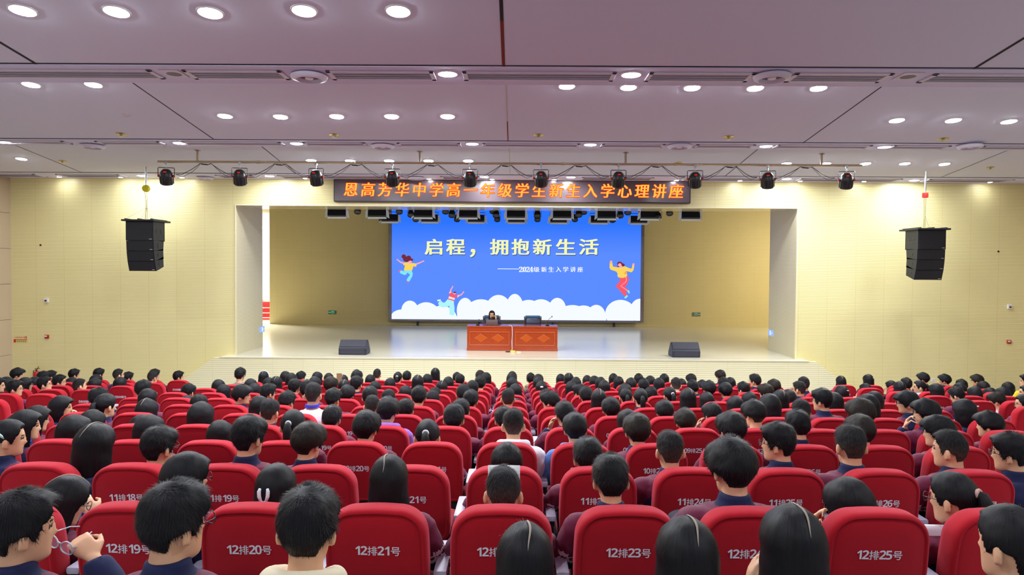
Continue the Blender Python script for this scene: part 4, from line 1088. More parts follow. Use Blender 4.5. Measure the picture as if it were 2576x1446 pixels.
# arms: shoulder, elbow, wrist, hand direction, palm facing, thumb side, finger curl
LAPR = [(.165, .135, .878), (.235, .20, .655), (.125, .41, .585), (-.25, 1, -.12), (0, -.1, -1), (-1, 0, 0), .5]
FACER = [(.165, .135, .878), (.265, .27, .700), (.140, .285, .935), (-.30, .02, 1), (-.8, -.5, 0), (-.5, -.8, .2), .75]
HOLDR = [(.165, .135, .878), (.335, .25, .67), (.145, .345, .925), (-.72, .22, .62), (-.42, .75, -.45), (-.1, .25, 1), 1.1]
CARDR = [(.165, .135, .878), (.255, .25, .68), (.020, .45, .93), (-.60, .25, .6), (-.4, .8, -.3), (-.1, .1, 1), .85]
CARDL = [(.165, .135, .878), (.245, .25, .68), (.150, .44, .87), (-.3, .4, .5), (-.3, .9, -.1), (.1, .3, 1), .8]
DESKR = [(.165, .135, .878), (.27, .30, .74), (.10, .50, .765), (-.4, 1, -.05), (0, 0, -1), (-1, 0, 0), .35]
CHEEKR = [(.165, .135, .878), (.215, .235, .70), (.108, .25, .905), (-.12, .08, 1), (-.9, -.2, 0), (-.3, -.9, .1), .6]
MICR = [(.165, .135, .878), (.265, .27, .76), (.130, .325, .965), (-.12, .0, 1), (-.75, -.6, 0), (-.2, -.9, .2), 1.2]
def mirror(A):
    m = lambda p: (-p[0], p[1], p[2]); return [m(A[0]), m(A[1]), m(A[2]), m(A[3]), m(A[4]), m(A[5]), A[6]]
POSES = {'lap': (mirror(LAPR), LAPR), 'raiseR': (mirror(LAPR), FACER), 'raiseL': (mirror(FACER), LAPR), 'hold': (mirror(LAPR), HOLDR),
         'cards': (mirror(CARDL), CARDR), 'mic': (mirror(MICR), DESKR), 'cheekL': (mirror(CHEEKR), LAPR)}
M_skin = mat('skin', srgb(222, 172, 136), .5, spec=.35); M_brow = mat('brow', (.02, .015, .012), .6); M_lip = mat('lips', srgb(178, 96, 88), .5)
bS = M_skin.node_tree.nodes['Principled BSDF']; bS.inputs['Subsurface Weight'].default_value = .0
M_navy = mat('navy_cloth', srgb(32, 37, 74), .8, spec=.2, sheen=.04); M_maroon = mat('maroon_cloth', srgb(104, 32, 62), .7, spec=.25, sheen=.06); M_stripe = mat('white_stripe', srgb(226, 224, 236), .7)
M_jack = mat('navy_and_maroon_cloth', srgb(32, 37, 74), .75, spec=.22, sheen=.05)
aj_ = N(M_jack, 'ShaderNodeAttribute', attribute_name='raglan'); gj_ = N(M_jack, 'ShaderNodeMath', operation='GREATER_THAN'); L(M_jack, aj_.outputs['Fac'], gj_.inputs[0]); gj_.inputs[1].default_value = 0.0
xj_ = N(M_jack, 'ShaderNodeMix', data_type='RGBA'); L(M_jack, gj_.outputs[0], xj_.inputs[0]); xj_.inputs[6].default_value = (*srgb(32, 37, 74), 1); xj_.inputs[7].default_value = (*srgb(104, 32, 62), 1)
L(M_jack, xj_.outputs[2], M_jack.node_tree.nodes['Principled BSDF'].inputs['Base Color'])
M_trs = mat('dark_trousers', srgb(30, 32, 52), .8)

def remeshed(a, name, mats, voxel, ratio, smooth_it=3):
    me = a.mesh(name, mats); o = bpy.data.objects.new(name, me); COL.objects.link(o)
    m = o.modifiers.new('r', 'REMESH'); m.mode = 'VOXEL'; m.voxel_size = voxel; m.adaptivity = 0
    if smooth_it: s = o.modifiers.new('s', 'SMOOTH'); s.iterations = smooth_it; s.factor = .5
    if ratio < 1: d = o.modifiers.new('d', 'DECIMATE'); d.ratio = ratio
    dg = bpy.context.evaluated_depsgraph_get(); dg.update()
    r = bpy.data.meshes.new_from_object(o.evaluated_get(dg)); r.name = name
    bpy.data.objects.remove(o); bpy.data.meshes.remove(me)
    r.materials.clear()
    for q in (mats if isinstance(mats, (list, tuple)) else [mats]): r.materials.append(q)
    r.polygons.foreach_set('use_smooth', [True]*len(r.polygons)); return r
def centers(me):
    c = np.zeros(len(me.polygons)*3); me.polygons.foreach_get('center', c); return c.reshape(-1, 3)
def coords(me):
    c = np.zeros(len(me.vertices)*3); me.vertices.foreach_get('co', c); return c.reshape(-1, 3)

_body = {}
def body_template(pose):
    if pose in _body: return _body[pose]
    a = MB(); a.loft([(x, y, z, rx-(.012 if z < .95 else .004), ry-(.012 if z < .95 else .004)) for x, y, z, rx, ry in TORSO], 24); a.loft(NECK, 18); head_mb(a)
    for A in POSES[pose]:
        sh, el, wr = map(Vector, A[:3])
        a.ball(sh, .044, 12); mid = (sh+el)/2; mid2 = (el+wr)/2; f = el+(wr-el)*.3
        a.tube([sh, mid, el], [.044, .042, .037], 12); a.ball(el, .037, 10); a.tube([el, f, mid2, wr], [.036, .038, .033, .023], 12); a.ball(wr, .0235, 10)
        hand_mb(a, wr, *A[3:])
    for sx in (-1, 1):
        a.tube([(sx*.09, .20, .50), (sx*.105, .42, .515), (sx*.115, .62, .50)], [.085, .075, .055], 14); a.ball((sx*.115, .62, .495), .056, 12)
        a.tube([(sx*.115, .62, .50), (sx*.118, .61, .33), (sx*.12, .60, .09)], [.053, .050, .034], 12)
        a.tube([(sx*.12, .585, .055), (sx*.125, .68, .045), (sx*.13, .78, .035)], [.045, .042, .03], 12)
    me = remeshed(a, 'body', [M_skin, M_brow, M_lip], .0078, .32, 2)
    c = centers(me); x, y, z = c[:, 0], c[:, 1]-HY, c[:, 2]-HZ; mi = np.zeros(len(c), int); fr = y > .05
    mi[fr & (abs(abs(x)-.031) < .013) & (abs(z-.122) < .0055)] = 1
    mi[fr & (abs(abs(x)-.033) < .014) & (abs(z-.1425) < .0032)] = 1
    mi[fr & (abs(x) < .021) & (abs(z-.051) < .0075)] = 2
    me.polygons.foreach_set('material_index', mi); _body[pose] = me; return me

_cloth = {}
def cloth_template(kind, pose):
    k = (kind, pose)
    if k in _cloth: return _cloth[k]
    g = .020 if kind != 'tee' else .012; a = MB()
    a.loft([(x, y-.003, z-(.03 if i == 0 else 0)+(.006 if z > .9 else 0), rx+g, ry+g) for i, (x, y, z, rx, ry) in enumerate(TORSO[:-1])], 26)
    a.loft([(0, .140, .925, .118, .086), (0, .142, .955, .086, .076), (0, .144, .968, .074, .068)], 22)
    if kind == 'jacket':
        a.loft([(0, .143, .945, .074, .071), (0, .145, .970, .070, .068), (0, .146, .996, .0665, .067), (0, .146, 1.004, .063, .064)], 24)
    if kind == 'hoodie':          # the hood lies folded round the neck and down the back
        pts = []; 
        for i in range(25):
            q = math.radians(-150+300*i/24); pts.append((.098*math.sin(q), .135-.100*math.cos(q), .966+.020*math.cos(q)))
        a.tube(pts, [.012+.030*math.sin(PI*i/24)**.6 for i in range(25)], 10)
        a.ball((0, .035, .895), (.105, .045, .070), 18); a.ball((0, .045, .945), (.098, .034, .035), 18)
    for A in POSES[pose]:
        sh, el, wr = map(Vector, A[:3]); g2 = g+.004
        a.ball(sh+Vector((0, 0, -.002)), .056+g*.7, 14)
        if kind == 'tee':
            e = sh+(el-sh)*.62; a.tube([sh, e], [.066, .062], 14)
        else:
            mid = (sh+el)/2; m2 = (el+wr)/2; e2 = el+(wr-el)*.93
            a.tube([sh, mid, el], [.052+g2, .050+g2, .044+g2], 14); a.ball(el, .044+g2, 12); a.tube([el, m2, e2], [.043+g2, .038+g2, .030+g2*.8], 14)
            a.tube([e2+(el-wr)*.06, e2+(wr-el)*.05], [.030+g2*.95, .028+g2*.7], 14)
    me = remeshed(a, {'jacket': 'school_jacket', 'hoodie': 'hoodie', 'tee': 'shirt'}[kind], [M_jack, M_maroon, M_stripe, M_navy] if kind == 'jacket' else [M_navy], .0105, .5, 4)
    v = coords(me); nn = np.zeros(len(me.vertices)*3); me.vertices.foreach_get('normal', nn); nn = nn.reshape(-1, 3)
    amp = np.array([noise.noise(Vector((p[0]*11, p[1]*11, p[2]*15)))*.006+noise.noise(Vector((p[0]*28, p[1]*28, p[2]*34)))*.0022 for p in v])
    amp[(v[:, 2] > .95)] *= .35
    v += nn*amp[:, None]; me.vertices.foreach_set('co', v.ravel())
    if kind == 'jacket':
        c = centers(me); mi = np.zeros(len(c), int)
        lim = .078+np.clip(.955-c[:, 2], 0, 1)*.42
        at_ = me.attributes.new('raglan', 'FLOAT', 'POINT'); at_.data.foreach_set('value', np.abs(v[:, 0])-(.078+np.clip(.955-v[:, 2], 0, 1)*.42))
        for A in POSES[pose]:
            sh, el, wr = [np.array(q) for q in A[:3]]
            def seg(p, q):
                d = q-p; t = np.clip(((c-p)@d)/(d@d), 0, 1); return t, np.linalg.norm(c-(p+t[:, None]*d), axis=1)
            ta, da = seg(sh, el); tb, db = seg(el, wr)
            on = (np.minimum(da, db) < .085) & (np.sign(c[:, 0]) == np.sign(sh[0])) & (np.abs(c[:, 0]) > .12)
            up = on & (da <= db); lo = (db < .075) & (db < da) & ((np.abs(c[:, 0]) > .12) | (c[:, 1] > .3))
            mi[up] = 1; mi[up & (ta > .86)] = 3
            mi[up & (((ta > .66) & (ta < .735)) | ((ta > .785) & (ta < .86)))] = 2
            mi[lo] = 3
        mi[(np.hypot(c[:, 0], c[:, 1]-.145) < .088) & (c[:, 2] > .957)] = 3
        me.polygons.foreach_set('material_index', mi)
    _cloth[k] = me; return me
a = MB()
a.loft([(0, .17, .40, .168, .14), (0, .17, .50, .180, .140), (0, .165, .58, .168, .125)], 22)
for sx in (-1, 1):
    a.tube([(sx*.09, .18, .50), (sx*.105, .42, .52), (sx*.115, .635, .505)], [.10, .092, .075], 14); a.ball((sx*.115, .63, .50), .076, 12)
    a.tube([(sx*.115, .63, .50), (sx*.118, .62, .33), (sx*.12, .605, .10)], [.073, .068, .062], 12)
ME_trousers = remeshed(a, 'trousers', [M_trs], .016, .5, 3)

def zmap(z, dz):
    return np.where(z < .55, z, np.where(z < .95, .55+(z-.55)*(1+dz/.40), z+dz))
def head_matrix(dz, yaw, pitch, lean=0.):
    p = Vector((0, .158, .972))
    return Matrix.Translation((0, lean, dz)) @ Matrix.Translation(p) @ Matrix.Rotation(-yaw, 4, 'Z') @ Matrix.Rotation(-pitch, 4, 'X') @ Matrix.Translation(-p)
_var = {}
def body_mesh(pose, dz, yaw, pitch):
    k = ('b', pose, dz, yaw, pitch)
    if k not in _var:
        t = body_template(pose); me = t.copy(); v = coords(t)
        w = np.clip((v[:, 2]-.940)/.070, 0, 1); w[(v[:, 1] > .30)] = 0; w = w*w*(3-2*w)
        # hands and forearms raised in front of the chest stay where they are
        far = np.hypot(v[:, 0], v[:, 1]-.15) > .135; w[far] = 0
        p = np.array((0, .158, .972)); q = v-p; pr, yr = math.radians(pitch), math.radians(yaw)
        ca, sa = np.cos(-pr*w), np.sin(-pr*w); y1 = q[:, 1]*ca-q[:, 2]*sa; z1 = q[:, 1]*sa+q[:, 2]*ca
        ca, sa = np.cos(-yr*w), np.sin(-yr*w); x2 = q[:, 0]*ca-y1*sa; y2 = q[:, 0]*sa+y1*ca
        v2 = np.stack([x2, y2, z1], 1)+p; v2[:, 2] = np.where(w > 0, v2[:, 2]+dz, zmap(v2[:, 2], dz))
        lo = (w == 0); v2[lo, 2] = zmap(v[lo, 2], dz)
        me.vertices.foreach_set('co', v2.ravel()); me.update(); _var[k] = me
    return _var[k]
def cloth_mesh(kind, pose, dz):
    k = ('c', kind, pose, dz)
    if k not in _var:
        t = cloth_template(kind, pose); me = t.copy(); v = coords(t); v[:, 2] = zmap(v[:, 2], dz)
        me.vertices.foreach_set('co', v.ravel()); me.update(); _var[k] = me
    return _var[k]

# ------------------------------------------------------------------ hair
def hair_mat(name, c, rough=.46):
    m = mat(name, c, rough, spec=.17); b = m.node_tree.nodes['Principled BSDF']
    tc = N(m, 'ShaderNodeTexCoord'); mp = N(m, 'ShaderNodeMapping'); mp.inputs['Scale'].default_value = (210, 2.2, 1); L(m, tc.outputs['UV'], mp.inputs[0])
    nz = N(m, 'ShaderNodeTexNoise'); nz.inputs['Scale'].default_value = 1.0; nz.inputs['Detail'].default_value = 4; L(m, mp.outputs[0], nz.inputs['Vector'])
    bp = N(m, 'ShaderNodeBump'); bp.inputs['Strength'].default_value = .38; bp.inputs['Distance'].default_value = .003; L(m, nz.outputs[0], bp.inputs['Height']); L(m, bp.outputs[0], b.inputs['Normal'])
    r = N(m, 'ShaderNodeMapRange'); r.inputs[1].default_value = .3; r.inputs[2].default_value = .75; r.inputs[3].default_value = .55; r.inputs[4].default_value = 1.5; L(m, nz.outputs[0], r.inputs[0])
    x = N(m, 'ShaderNodeMix', data_type='RGBA', blend_type='MULTIPLY'); x.inputs[0].default_value = 1; x.inputs[6].default_value = (*c, 1); L(m, r.outputs[0], x.inputs[7]); L(m, x.outputs[2], b.inputs['Base Color'])
    return m
M_hairk = hair_mat('black_hair', (.0085, .0085, .0105)); M_hairb = hair_mat('brown_black_hair', (.017, .0115, .009))
M_stub = mat('short_clipped_hair', (.060, .045, .038), .8, spec=.2); M_fade = hair_mat('clipped_fading_hair', (.0085, .0085, .0105), .6)
bf_ = M_fade.node_tree.nodes['Principled BSDF']; src_ = bf_.inputs['Base Color'].links[0].from_socket
tf_ = N(M_fade, 'ShaderNodeTexCoord'); sf_ = N(M_fade, 'ShaderNodeSeparateXYZ'); L(M_fade, tf_.outputs['UV'], sf_.inputs[0])
nf_ = N(M_fade, 'ShaderNodeTexNoise'); nf_.inputs['Scale'].default_value = 60; L(M_fade, tf_.outputs['Object'], nf_.inputs['Vector'])
af_ = N(M_fade, 'ShaderNodeMath', operation='MULTIPLY_ADD'); L(M_fade, nf_.outputs[0], af_.inputs[0]); af_.inputs[1].default_value = .16; L(M_fade, sf_.outputs['Y'], af_.inputs[2])
rf_ = N(M_fade, 'ShaderNodeMapRange', interpolation_type='SMOOTHSTEP'); L(M_fade, af_.outputs[0], rf_.inputs[0]); rf_.inputs[1].default_value = .36; rf_.inputs[2].default_value = .66
xf_ = N(M_fade, 'ShaderNodeMix', data_type='RGBA'); L(M_fade, rf_.outputs[0], xf_.inputs[0]); L(M_fade, src_, xf_.inputs[6]); xf_.inputs[7].default_value = (.085, .060, .048, 1); L(M_fade, xf_.outputs[2], bf_.inputs['Base Color'])
M_part = mat('hair_parting', srgb(150, 136, 122), .7)
def sm(a, b, x):
    t = min(max((x-a)/(b-a), 0), 1); return t*t*(3-2*t)
STY = {  # crown, temple, nape thickness; hairline heights: forehead, temple, over ear, nape; curtain
    'bs': dict(top=.030, mid=.017, nape=.004, fore=.178, tem=.140, ear=.108, nap=.035, cur=None, spike=3200, fr=.018),
    'bf': dict(top=.020, mid=.006, nape=.0025, fore=.182, tem=.150, ear=.112, nap=.040, cur=None, spike=1800, fr=.008, stub=.60),
    'bm': dict(top=.030, mid=.028, nape=.005, fore=.148, tem=.118, ear=.100, nap=.032, cur=None, spike=2600, fr=.022),
    'gb': dict(top=.024, mid=.026, nape=.020, fore=.165, tem=.12, ear=.06, nap=.0, cur=-.045, spike=260, fr=.012),
    'gl': dict(top=.020, mid=.022, nape=.020, fore=.182, tem=.12, ear=.05, nap=.0, cur=-.235, spike=260, fr=.010, part=True),
    'gp': dict(top=.015, mid=.014, nape=.008, fore=.180, tem=.140, ear=.112, nap=.028, cur=None, spike=160, fr=.006),
}
_hair = {}
def hair_mesh(style, var=0):
    k = (style, var)
    if k in _hair: return _hair[k]
    S = STY[style]; na, nu, nl = 84, 18, 26; r_ = random.Random(hash(style) % 1000+var*77 if False else (sum(map(ord, style))*7+var*131))
    seed = Vector((r_.random()*50, r_.random()*50, r_.random()*50)); zbot = S['cur'] if S['cur'] is not None else .015
    rows = nu+nl; V = []; UV = []; below = []
    def hl(az):
        d = abs(math.degrees(az)); d = d if d <= 180 else 360-d
        for (a0, z0), (a1, z1) in (((0, S['fore']), (42, S['fore'])), ((42, S['fore']), (62, S['tem'])), ((62, S['tem']), (78, S['ear']-.022 if S['cur'] is None else S['ear'])), ((78, S['ear']-.022 if S['cur'] is None else S['ear']), (92, S['ear'])), ((92, S['ear']), (118, S['ear']-.01)), ((118, S['ear']-.01), (146, S['nap']+.006)), ((146, S['nap']+.006), (181, S['nap']))):
            if d <= a1: return z0+(z1-z0)*sm(a0, a1, d)
        return S['nap']
    for i in range(rows+1):
        for j in range(na):
            az = 2*PI*j/na; d = az if az <= PI else 2*PI-az; dd = math.degrees(d)
            if i <= nu:
                s = .5*(i/nu); p, n = skull(az, max(s, .012)); th = S['top']+(S['mid']-S['top'])*sm(.18, .5, s)
                if dd < 70: th += S['fr']*sm(.15, .36, s)*(1-sm(40, 75, dd))
            else:
                u = (i-nu)/nl; z = .13-u*(.13-zbot)
                if S['cur'] is not None and dd > 66:
                    f, bk, rx = HEADT[-1][1:]; ry = (f-bk)/2; g = 1.0-.05*sm(.13, zbot, z) if False else 1.0
                    if style == 'gl': gx, gy = 1.0+.10*sm(-.02, .10, .1-z)*(1 if z > -.1 else .9), 1.0-.03*sm(0, .2, -z)
                    else: gx = gy = 1.0+.04*math.sin(PI*u)-.10*u**3
                    p = Vector((rx*math.sin(az)*gx, (f+bk)/2+ry*math.cos(az)*gy, z)); n = Vector((math.sin(az), math.cos(az), 0)); th = S['mid']+(S['nape']-S['mid'])*u
                else:
                    z2 = max(z, .0); p, n = skull(az, .5+.5*(.13-z2)/.134); p.z = z2; th = S['mid']+(S['nape']-S['mid'])*sm(.125, .035, z2) if z2 < .125 else S['mid']
                    th = S['mid']+(S['nape']-S['mid'])*(1-sm(.035, .125, z2))
            h = hl(az); dist = p.z-h
            if S['cur'] is not None and dd > 72 and i > nu: edge = 1
            else: edge = sm(-.004, .010, dist)
            nz = noise.noise(p*16+seed)*.006+noise.noise(p*44+seed)*.0025
            if style in ('gl', 'gb', 'gp'): nz *= .6
            if style == 'bs': nz *= 1.3
            q = p+n*((th+nz*min(1, th/.012))*edge-(1-edge)*.006)
            V.append(q+Vector((0, HY, HZ))); UV.append((j/na, i/rows)); below.append(edge <= .001)
    F = []; MI = []
    stub = S.get('stub')
    for i in range(rows):
        for j in range(na):
            q = (i*na+j, (i+1)*na+j, (i+1)*na+(j+1) % na, i*na+(j+1) % na)
            if all(below[t] for t in q): continue
            F.append(q); mi = 0
            az = (j+.5)/na*360
            pass
            MI.append(mi)
    F.append(tuple(range(na))); MI.append(0)
    me = bpy.data.meshes.new('hair'); me.from_pydata([v[:] for v in V], [], F)
    for m in (M_fade if stub else M_hairk, M_stub): me.materials.append(m)
    me.polygons.foreach_set('material_index', MI)
    uvl = me.uv_layers.new(name='UVMap'); li = np.zeros(len(me.loops), int); me.loops.foreach_get('vertex_index', li)
    UV = np.array(UV); uu = UV[li].copy()
    # the seam column wraps round
    st = 0
    for f in F[:-1]:
        if max(UV[t][0] for t in f)-min(UV[t][0] for t in f) > .5:
            for t in range(4):
                if uu[st+t, 0] < .5: uu[st+t, 0] += 1
        st += 4
    uvl.data.foreach_set('uv', uu.ravel())
    bm = bmesh.new(); bm.from_mesh(me); bmesh.ops.recalc_face_normals(bm, faces=bm.faces[:])
    if bm.faces[0].normal.z < 0: bmesh.ops.reverse_faces(bm, faces=bm.faces[:])
    if S['cur'] is not None:
        bm2 = bmesh.ops.solidify(bm, geom=bm.faces[:], thickness=.010)
    # loose tufts that break up the outline
    uvk = bm.loops.layers.uv.active; faces = [f for f in bm.faces if f.material_index == 0 and len(f.verts) == 4]
    for t in range(S['spike']):
        f = r_.choice(faces); c = f.calc_center_median(); n = f.normal
        if (c-Vector((0, HY, HZ+.1))).dot(n) < 0: continue
        crown = Vector((0, HY-.03, HZ+.235)); out = (c-crown); out = (out-n*out.dot(n))
        if out.length < .014: continue
        out.normalize(); lift = ({'bs': .30, 'bm': .14, 'bf': .22}.get(style, .04))+r_.random()*.18; ln = (.013+.017*r_.random())*(1 if style[0] == 'b' else 1.3)
        if c.z < HZ+.09 and style[0] == 'b': ln *= .45
        d = (out+n*lift+Vector((r_.uniform(-.22, .22), r_.uniform(-.22, .22), r_.uniform(-.1, .12)))).normalized(); sd = d.cross(n).normalized()*.0009
        a0 = bm.verts.new(c-sd-n*.001); a1 = bm.verts.new(c+sd-n*.001); a2 = bm.verts.new(c+d*ln)
        g = bm.faces.new((a0, a1, a2))
        for l_, uv in zip(g.loops, ((.31, .3), (.32, .3), (.315, .5))): l_[uvk].uv = (uv[0]+r_.random(), uv[1])
    if style == 'gp':
        base = Vector((0, HY-.094, HZ+.150)); pts = [base+Vector(q) for q in ((0, .03, 0), (0, 0, .004), (0, -.026, -.006), (.003, -.036, -.05), (.005, -.036, -.11), (.007, -.030, -.18), (.008, -.026, -.235))]
        t = MB(); t.tube(pts, [.020, .015, .024, .032, .031, .022, .006], 14)
        vv = np.concatenate(t.v); vs = [bm.verts.new(q) for q in vv]
        for f in t.f:
            g = bm.faces.new([vs[i] for i in f])
            for l_, i in zip(g.loops, f): l_[uvk].uv = ((i % 14)/14*.25, .3+.1*(i//14))
    for f in bm.faces: f.smooth = True
    bm.to_mesh(me); bm.free(); _hair[k] = me; return me

_part = {}
def parting_mesh(style, var):
    k = (style, var)
    if k not in _part:
        S = STY[style]; V = []; F = []; n = 15; off = (var-1)*.012
        for i in range(n):                       # from the forehead over the crown and down the back of the head
            u = i/(n-1); th = -.26+.62*u; az = 0 if th < 0 else PI; s = max(abs(th), .004)
            p, nn = skull(az, s); h = S['top']+(S['mid']-S['top'])*sm(.18, .5, s)+(S['fr']*sm(.15, .36, s) if th < 0 else 0)
            w = .0034*math.sin(PI*min(1, u*1.0))**.6+.0003; x = off+.004*math.sin(u*9+var)
            c = p+nn*(h+.0028)+Vector((x, HY, HZ)); V += [c+Vector((-w, 0, -.001)), c+Vector((0, 0, .0006)), c+Vector((w, 0, -.001))]
        for i in range(n-1):
            for j in range(2): F.append((i*3+j, i*3+j+1, i*3+j+4, i*3+j+3))
        a = MB(); a.add([v[:] for v in V], F); _part[k] = a.mesh('hair_parting', M_part, True)
    return _part[k]

# ------------------------------------------------------------------ worn things
M_gl = mat('glasses_rim', srgb(60, 58, 66), .3, metal=.5); M_lens = mat('glasses_lens', (.9, .9, .95), .05)
bL = M_lens.node_tree.nodes['Principled BSDF']; bL.inputs['Transmission Weight'].default_value = 1.0; bL.inputs['IOR'].default_value = 1.05; bL.inputs['Alpha'].default_value = .25
def glasses_mb(a, temples=True):
    for sx in (-1, 1):
        pts = [(sx*(.034+.026*math.cos(2*PI*i/20)), .108-.006*abs(math.cos(2*PI*i/20)), .120+.020*math.sin(2*PI*i/20)) for i in range(21)]
        a.tube(pts, .0017, 6, cap=False)
        a.add([(x, y, z) for x, y, z in pts[:-1]], [tuple(range(20))], 1)
        if temples: a.tube([(sx*.060, .102, .126), (sx*.072, .085, .126), (sx*.081, .0, .118), (sx*.082, -.03, .100)], .0018, 6)
    a.tube([(-.010, .107, .124), (0, .109, .127), (.010, .107, .124)], .0018, 6)
a = MB(); glasses_mb(a); a.v = [v+np.array((0, HY, HZ)) for v in a.v]; ME_glasses = a.mesh('glasses', [M_gl, M_lens], True)
def at_head(c, shape):
    a = MB(); shape(a, Vector(c)+Vector((0, HY, HZ))); return a
M_wtie = mat('white_tie', srgb(226, 232, 240), .6); M_mint = mat('mint_clip', srgb(190, 232, 222), .4); M_green2 = mat('sage_scrunchie', srgb(140, 150, 128), .8); M_pink = mat('pink_tie', srgb(206, 172, 160), .8)
def ring_tie(a, c): a.lathe([(.013, -.008), (.022, -.006), (.024, 0), (.022, .006), (.013, .008)], 14, M=Matrix.Translation(c) @ Matrix.Rotation(PI/2, 4, 'X'), cap=False)
ME_tie = at_head((0, -.106, .153), ring_tie).mesh('hair_tie', M_wtie, 40)
ME_tiep = at_head((0, -.106, .153), ring_tie).mesh('hair_tie', M_pink, 40)
ME_pearl = at_head((0, -.120, .150), lambda a, c: a.ball(c, (.026, .016, .016), 12)).mesh('hair_clip', M_wtie, True)
ME_mint = at_head((.075, -.055, .165), lambda a, c: a.tube([c+Vector((-.012, -.035, .022)), c+Vector((.006, -.01, .012)), c+Vector((.012, .02, -.012)), c+Vector((.008, .035, -.03))], [.004, .010, .009, .003], 8)).mesh('hair_clip', M_mint, True)
ME_clip = at_head((.048, -.085, .175), lambda a, c: a.box(c+Vector((0, -.006, .004)), (.05, .012, .012), bev=.004)).mesh('hair_clip', M_wtie, 40)
ME_band = at_head((0, 0, 0), lambda a, c: a.tube([c+Vector((.104*math.cos(q), .015, .13+.122*math.sin(q))) for q in np.linspace(-.25, PI+.25, 24)], .007, 8)).mesh('headband', M_wtie, True)
ME_scr = at_head((-.03, -.12, .03), lambda a, c: a.lathe([(.012, -.012), (.034, -.010), (.040, 0), (.034, .010), (.012, .012)], 18, M=Matrix.Translation(c) @ Matrix.Rotation(PI/2.3, 4, 'X'), cap=False)).mesh('scrunchie', M_green2, 50)
def bunny(a, c):
    for sx in (-1, 1): a.tube([c+Vector((sx*.012, 0, -.004)), c+Vector((sx*.021, -.004, .022)), c+Vector((sx*.022, -.006, .045)), c+Vector((sx*.018, -.004, .060))], [.007, .0095, .0095, .006], 10)
    for sx in (-1, 1): a.ball(c+Vector((sx*.010, -.002, -.016)), (.016, .010, .018), 12)
ME_bun = at_head((-.012, -.128, .085), bunny).mesh('hair_clip', M_wtie, True)
M_blue = mat('blue_ribbon', srgb(52, 60, 196), .6)
a = MB(); a.loft([(0, .142, .985, .0735, .074), (0, .140, .998, .0715, .073), (0, .139, 1.012, .0675, .069), (0, .140, 1.010, .064, .066)], 26); ME_lan = a.mesh('lanyard', M_blue, 50)

CL_MAT = {'purple': ('hoodie', 'purple', srgb(146, 98, 196)), 'hoodbeige': ('hoodie', 'cream', srgb(222, 208, 176)), 'hoodwhite': ('hoodie', 'white', srgb(232, 230, 240)), 'hoodgrey': ('hoodie', 'pale grey', srgb(186, 186, 194)),
          'grey': ('tee', 'grey', srgb(126, 108, 108)), 'jersey': ('tee', 'white', srgb(228, 226, 240)), 'beigetee': ('tee', 'beige', srgb(214, 200, 178)), 'beige': ('hoodie', 'khaki', srgb(150, 132, 104)),
          'yellow': ('tee', 'yellow', srgb(226, 190, 30)), 'black': ('hoodie', 'black', srgb(22, 22, 30)), 'bluecollar': ('hoodie', 'light blue', srgb(92, 138, 206)), 'suit': ('jacket', 'dark', srgb(44, 44, 66))}
CL_M = {k: mat(k+'_cloth', v[2], .8, spec=.2, sheen=.2) for k, v in CL_MAT.items()}
STY_W = {'bs': 'short black hair', 'bf': 'closely clipped hair', 'bm': 'full mop of black hair', 'gb': 'chin-length black hair', 'gl': 'long black hair', 'gp': 'black ponytail'}
def qz(v, step): return round(v/step)*step
def person(name, label, loc, rz, sc, pose, dz, yaw, pitch, style, ex, group, var=0, brown=False, roll=0.):
    t = thing(name, label, 'person', loc, rz, group); t.scale = (sc,)*3
    if roll: t.rotation_euler = (0, roll, rz)
    obj('body', body_mesh(pose, dz, yaw, pitch), t)
    ck = next((e for e in ex if e in CL_MAT), None); kind = CL_MAT[ck][0] if ck else 'jacket'
    c = obj({'jacket': 'school_jacket', 'hoodie': 'hoodie', 'tee': 'shirt'}[kind] if ck != 'suit' else 'suit_jacket', cloth_mesh(kind, pose, dz), t)
    if ck:
        for s_ in c.material_slots: s_.link = 'OBJECT'; s_.material = CL_M[ck]
    obj('trousers', ME_trousers, t)
    HM = head_matrix(dz, math.radians(yaw), math.radians(pitch))
    h = obj('hair', hair_mesh(style, var), t); h.matrix_local = HM
    if style == 'gl' or 'parting' in ex: o = obj('hair_parting', parting_mesh(style, var), h)
    if brown: h.material_slots[0].link = 'OBJECT'; h.material_slots[0].material = M_hairb
    def worn(nm, me, par=None):
        o = obj(nm, me, par or t)
        if par is None: o.matrix_local = HM
        return o
    if 'glasses' in ex: worn('glasses', ME_glasses)
    if 'whitetie' in ex: worn('hair_tie', ME_tie if style == 'gp' else ME_pearl, h)
    if 'pinktie' in ex: worn('hair_tie', ME_tiep, h)
    if 'mintclip' in ex: worn('hair_clip', ME_mint, h)
    if 'whiteclip' in ex: worn('hair_clip', ME_clip, h)
    if 'bunny' in ex: worn('hair_clip', ME_bun, h)
    if 'headband' in ex: worn('headband', ME_band, h)
    if 'scrunchie' in ex: worn('scrunchie', ME_scr, h)
    if 'lanyard' in ex: o = obj('lanyard', ME_lan, t); o.location = (0, 0, dz)
    return t

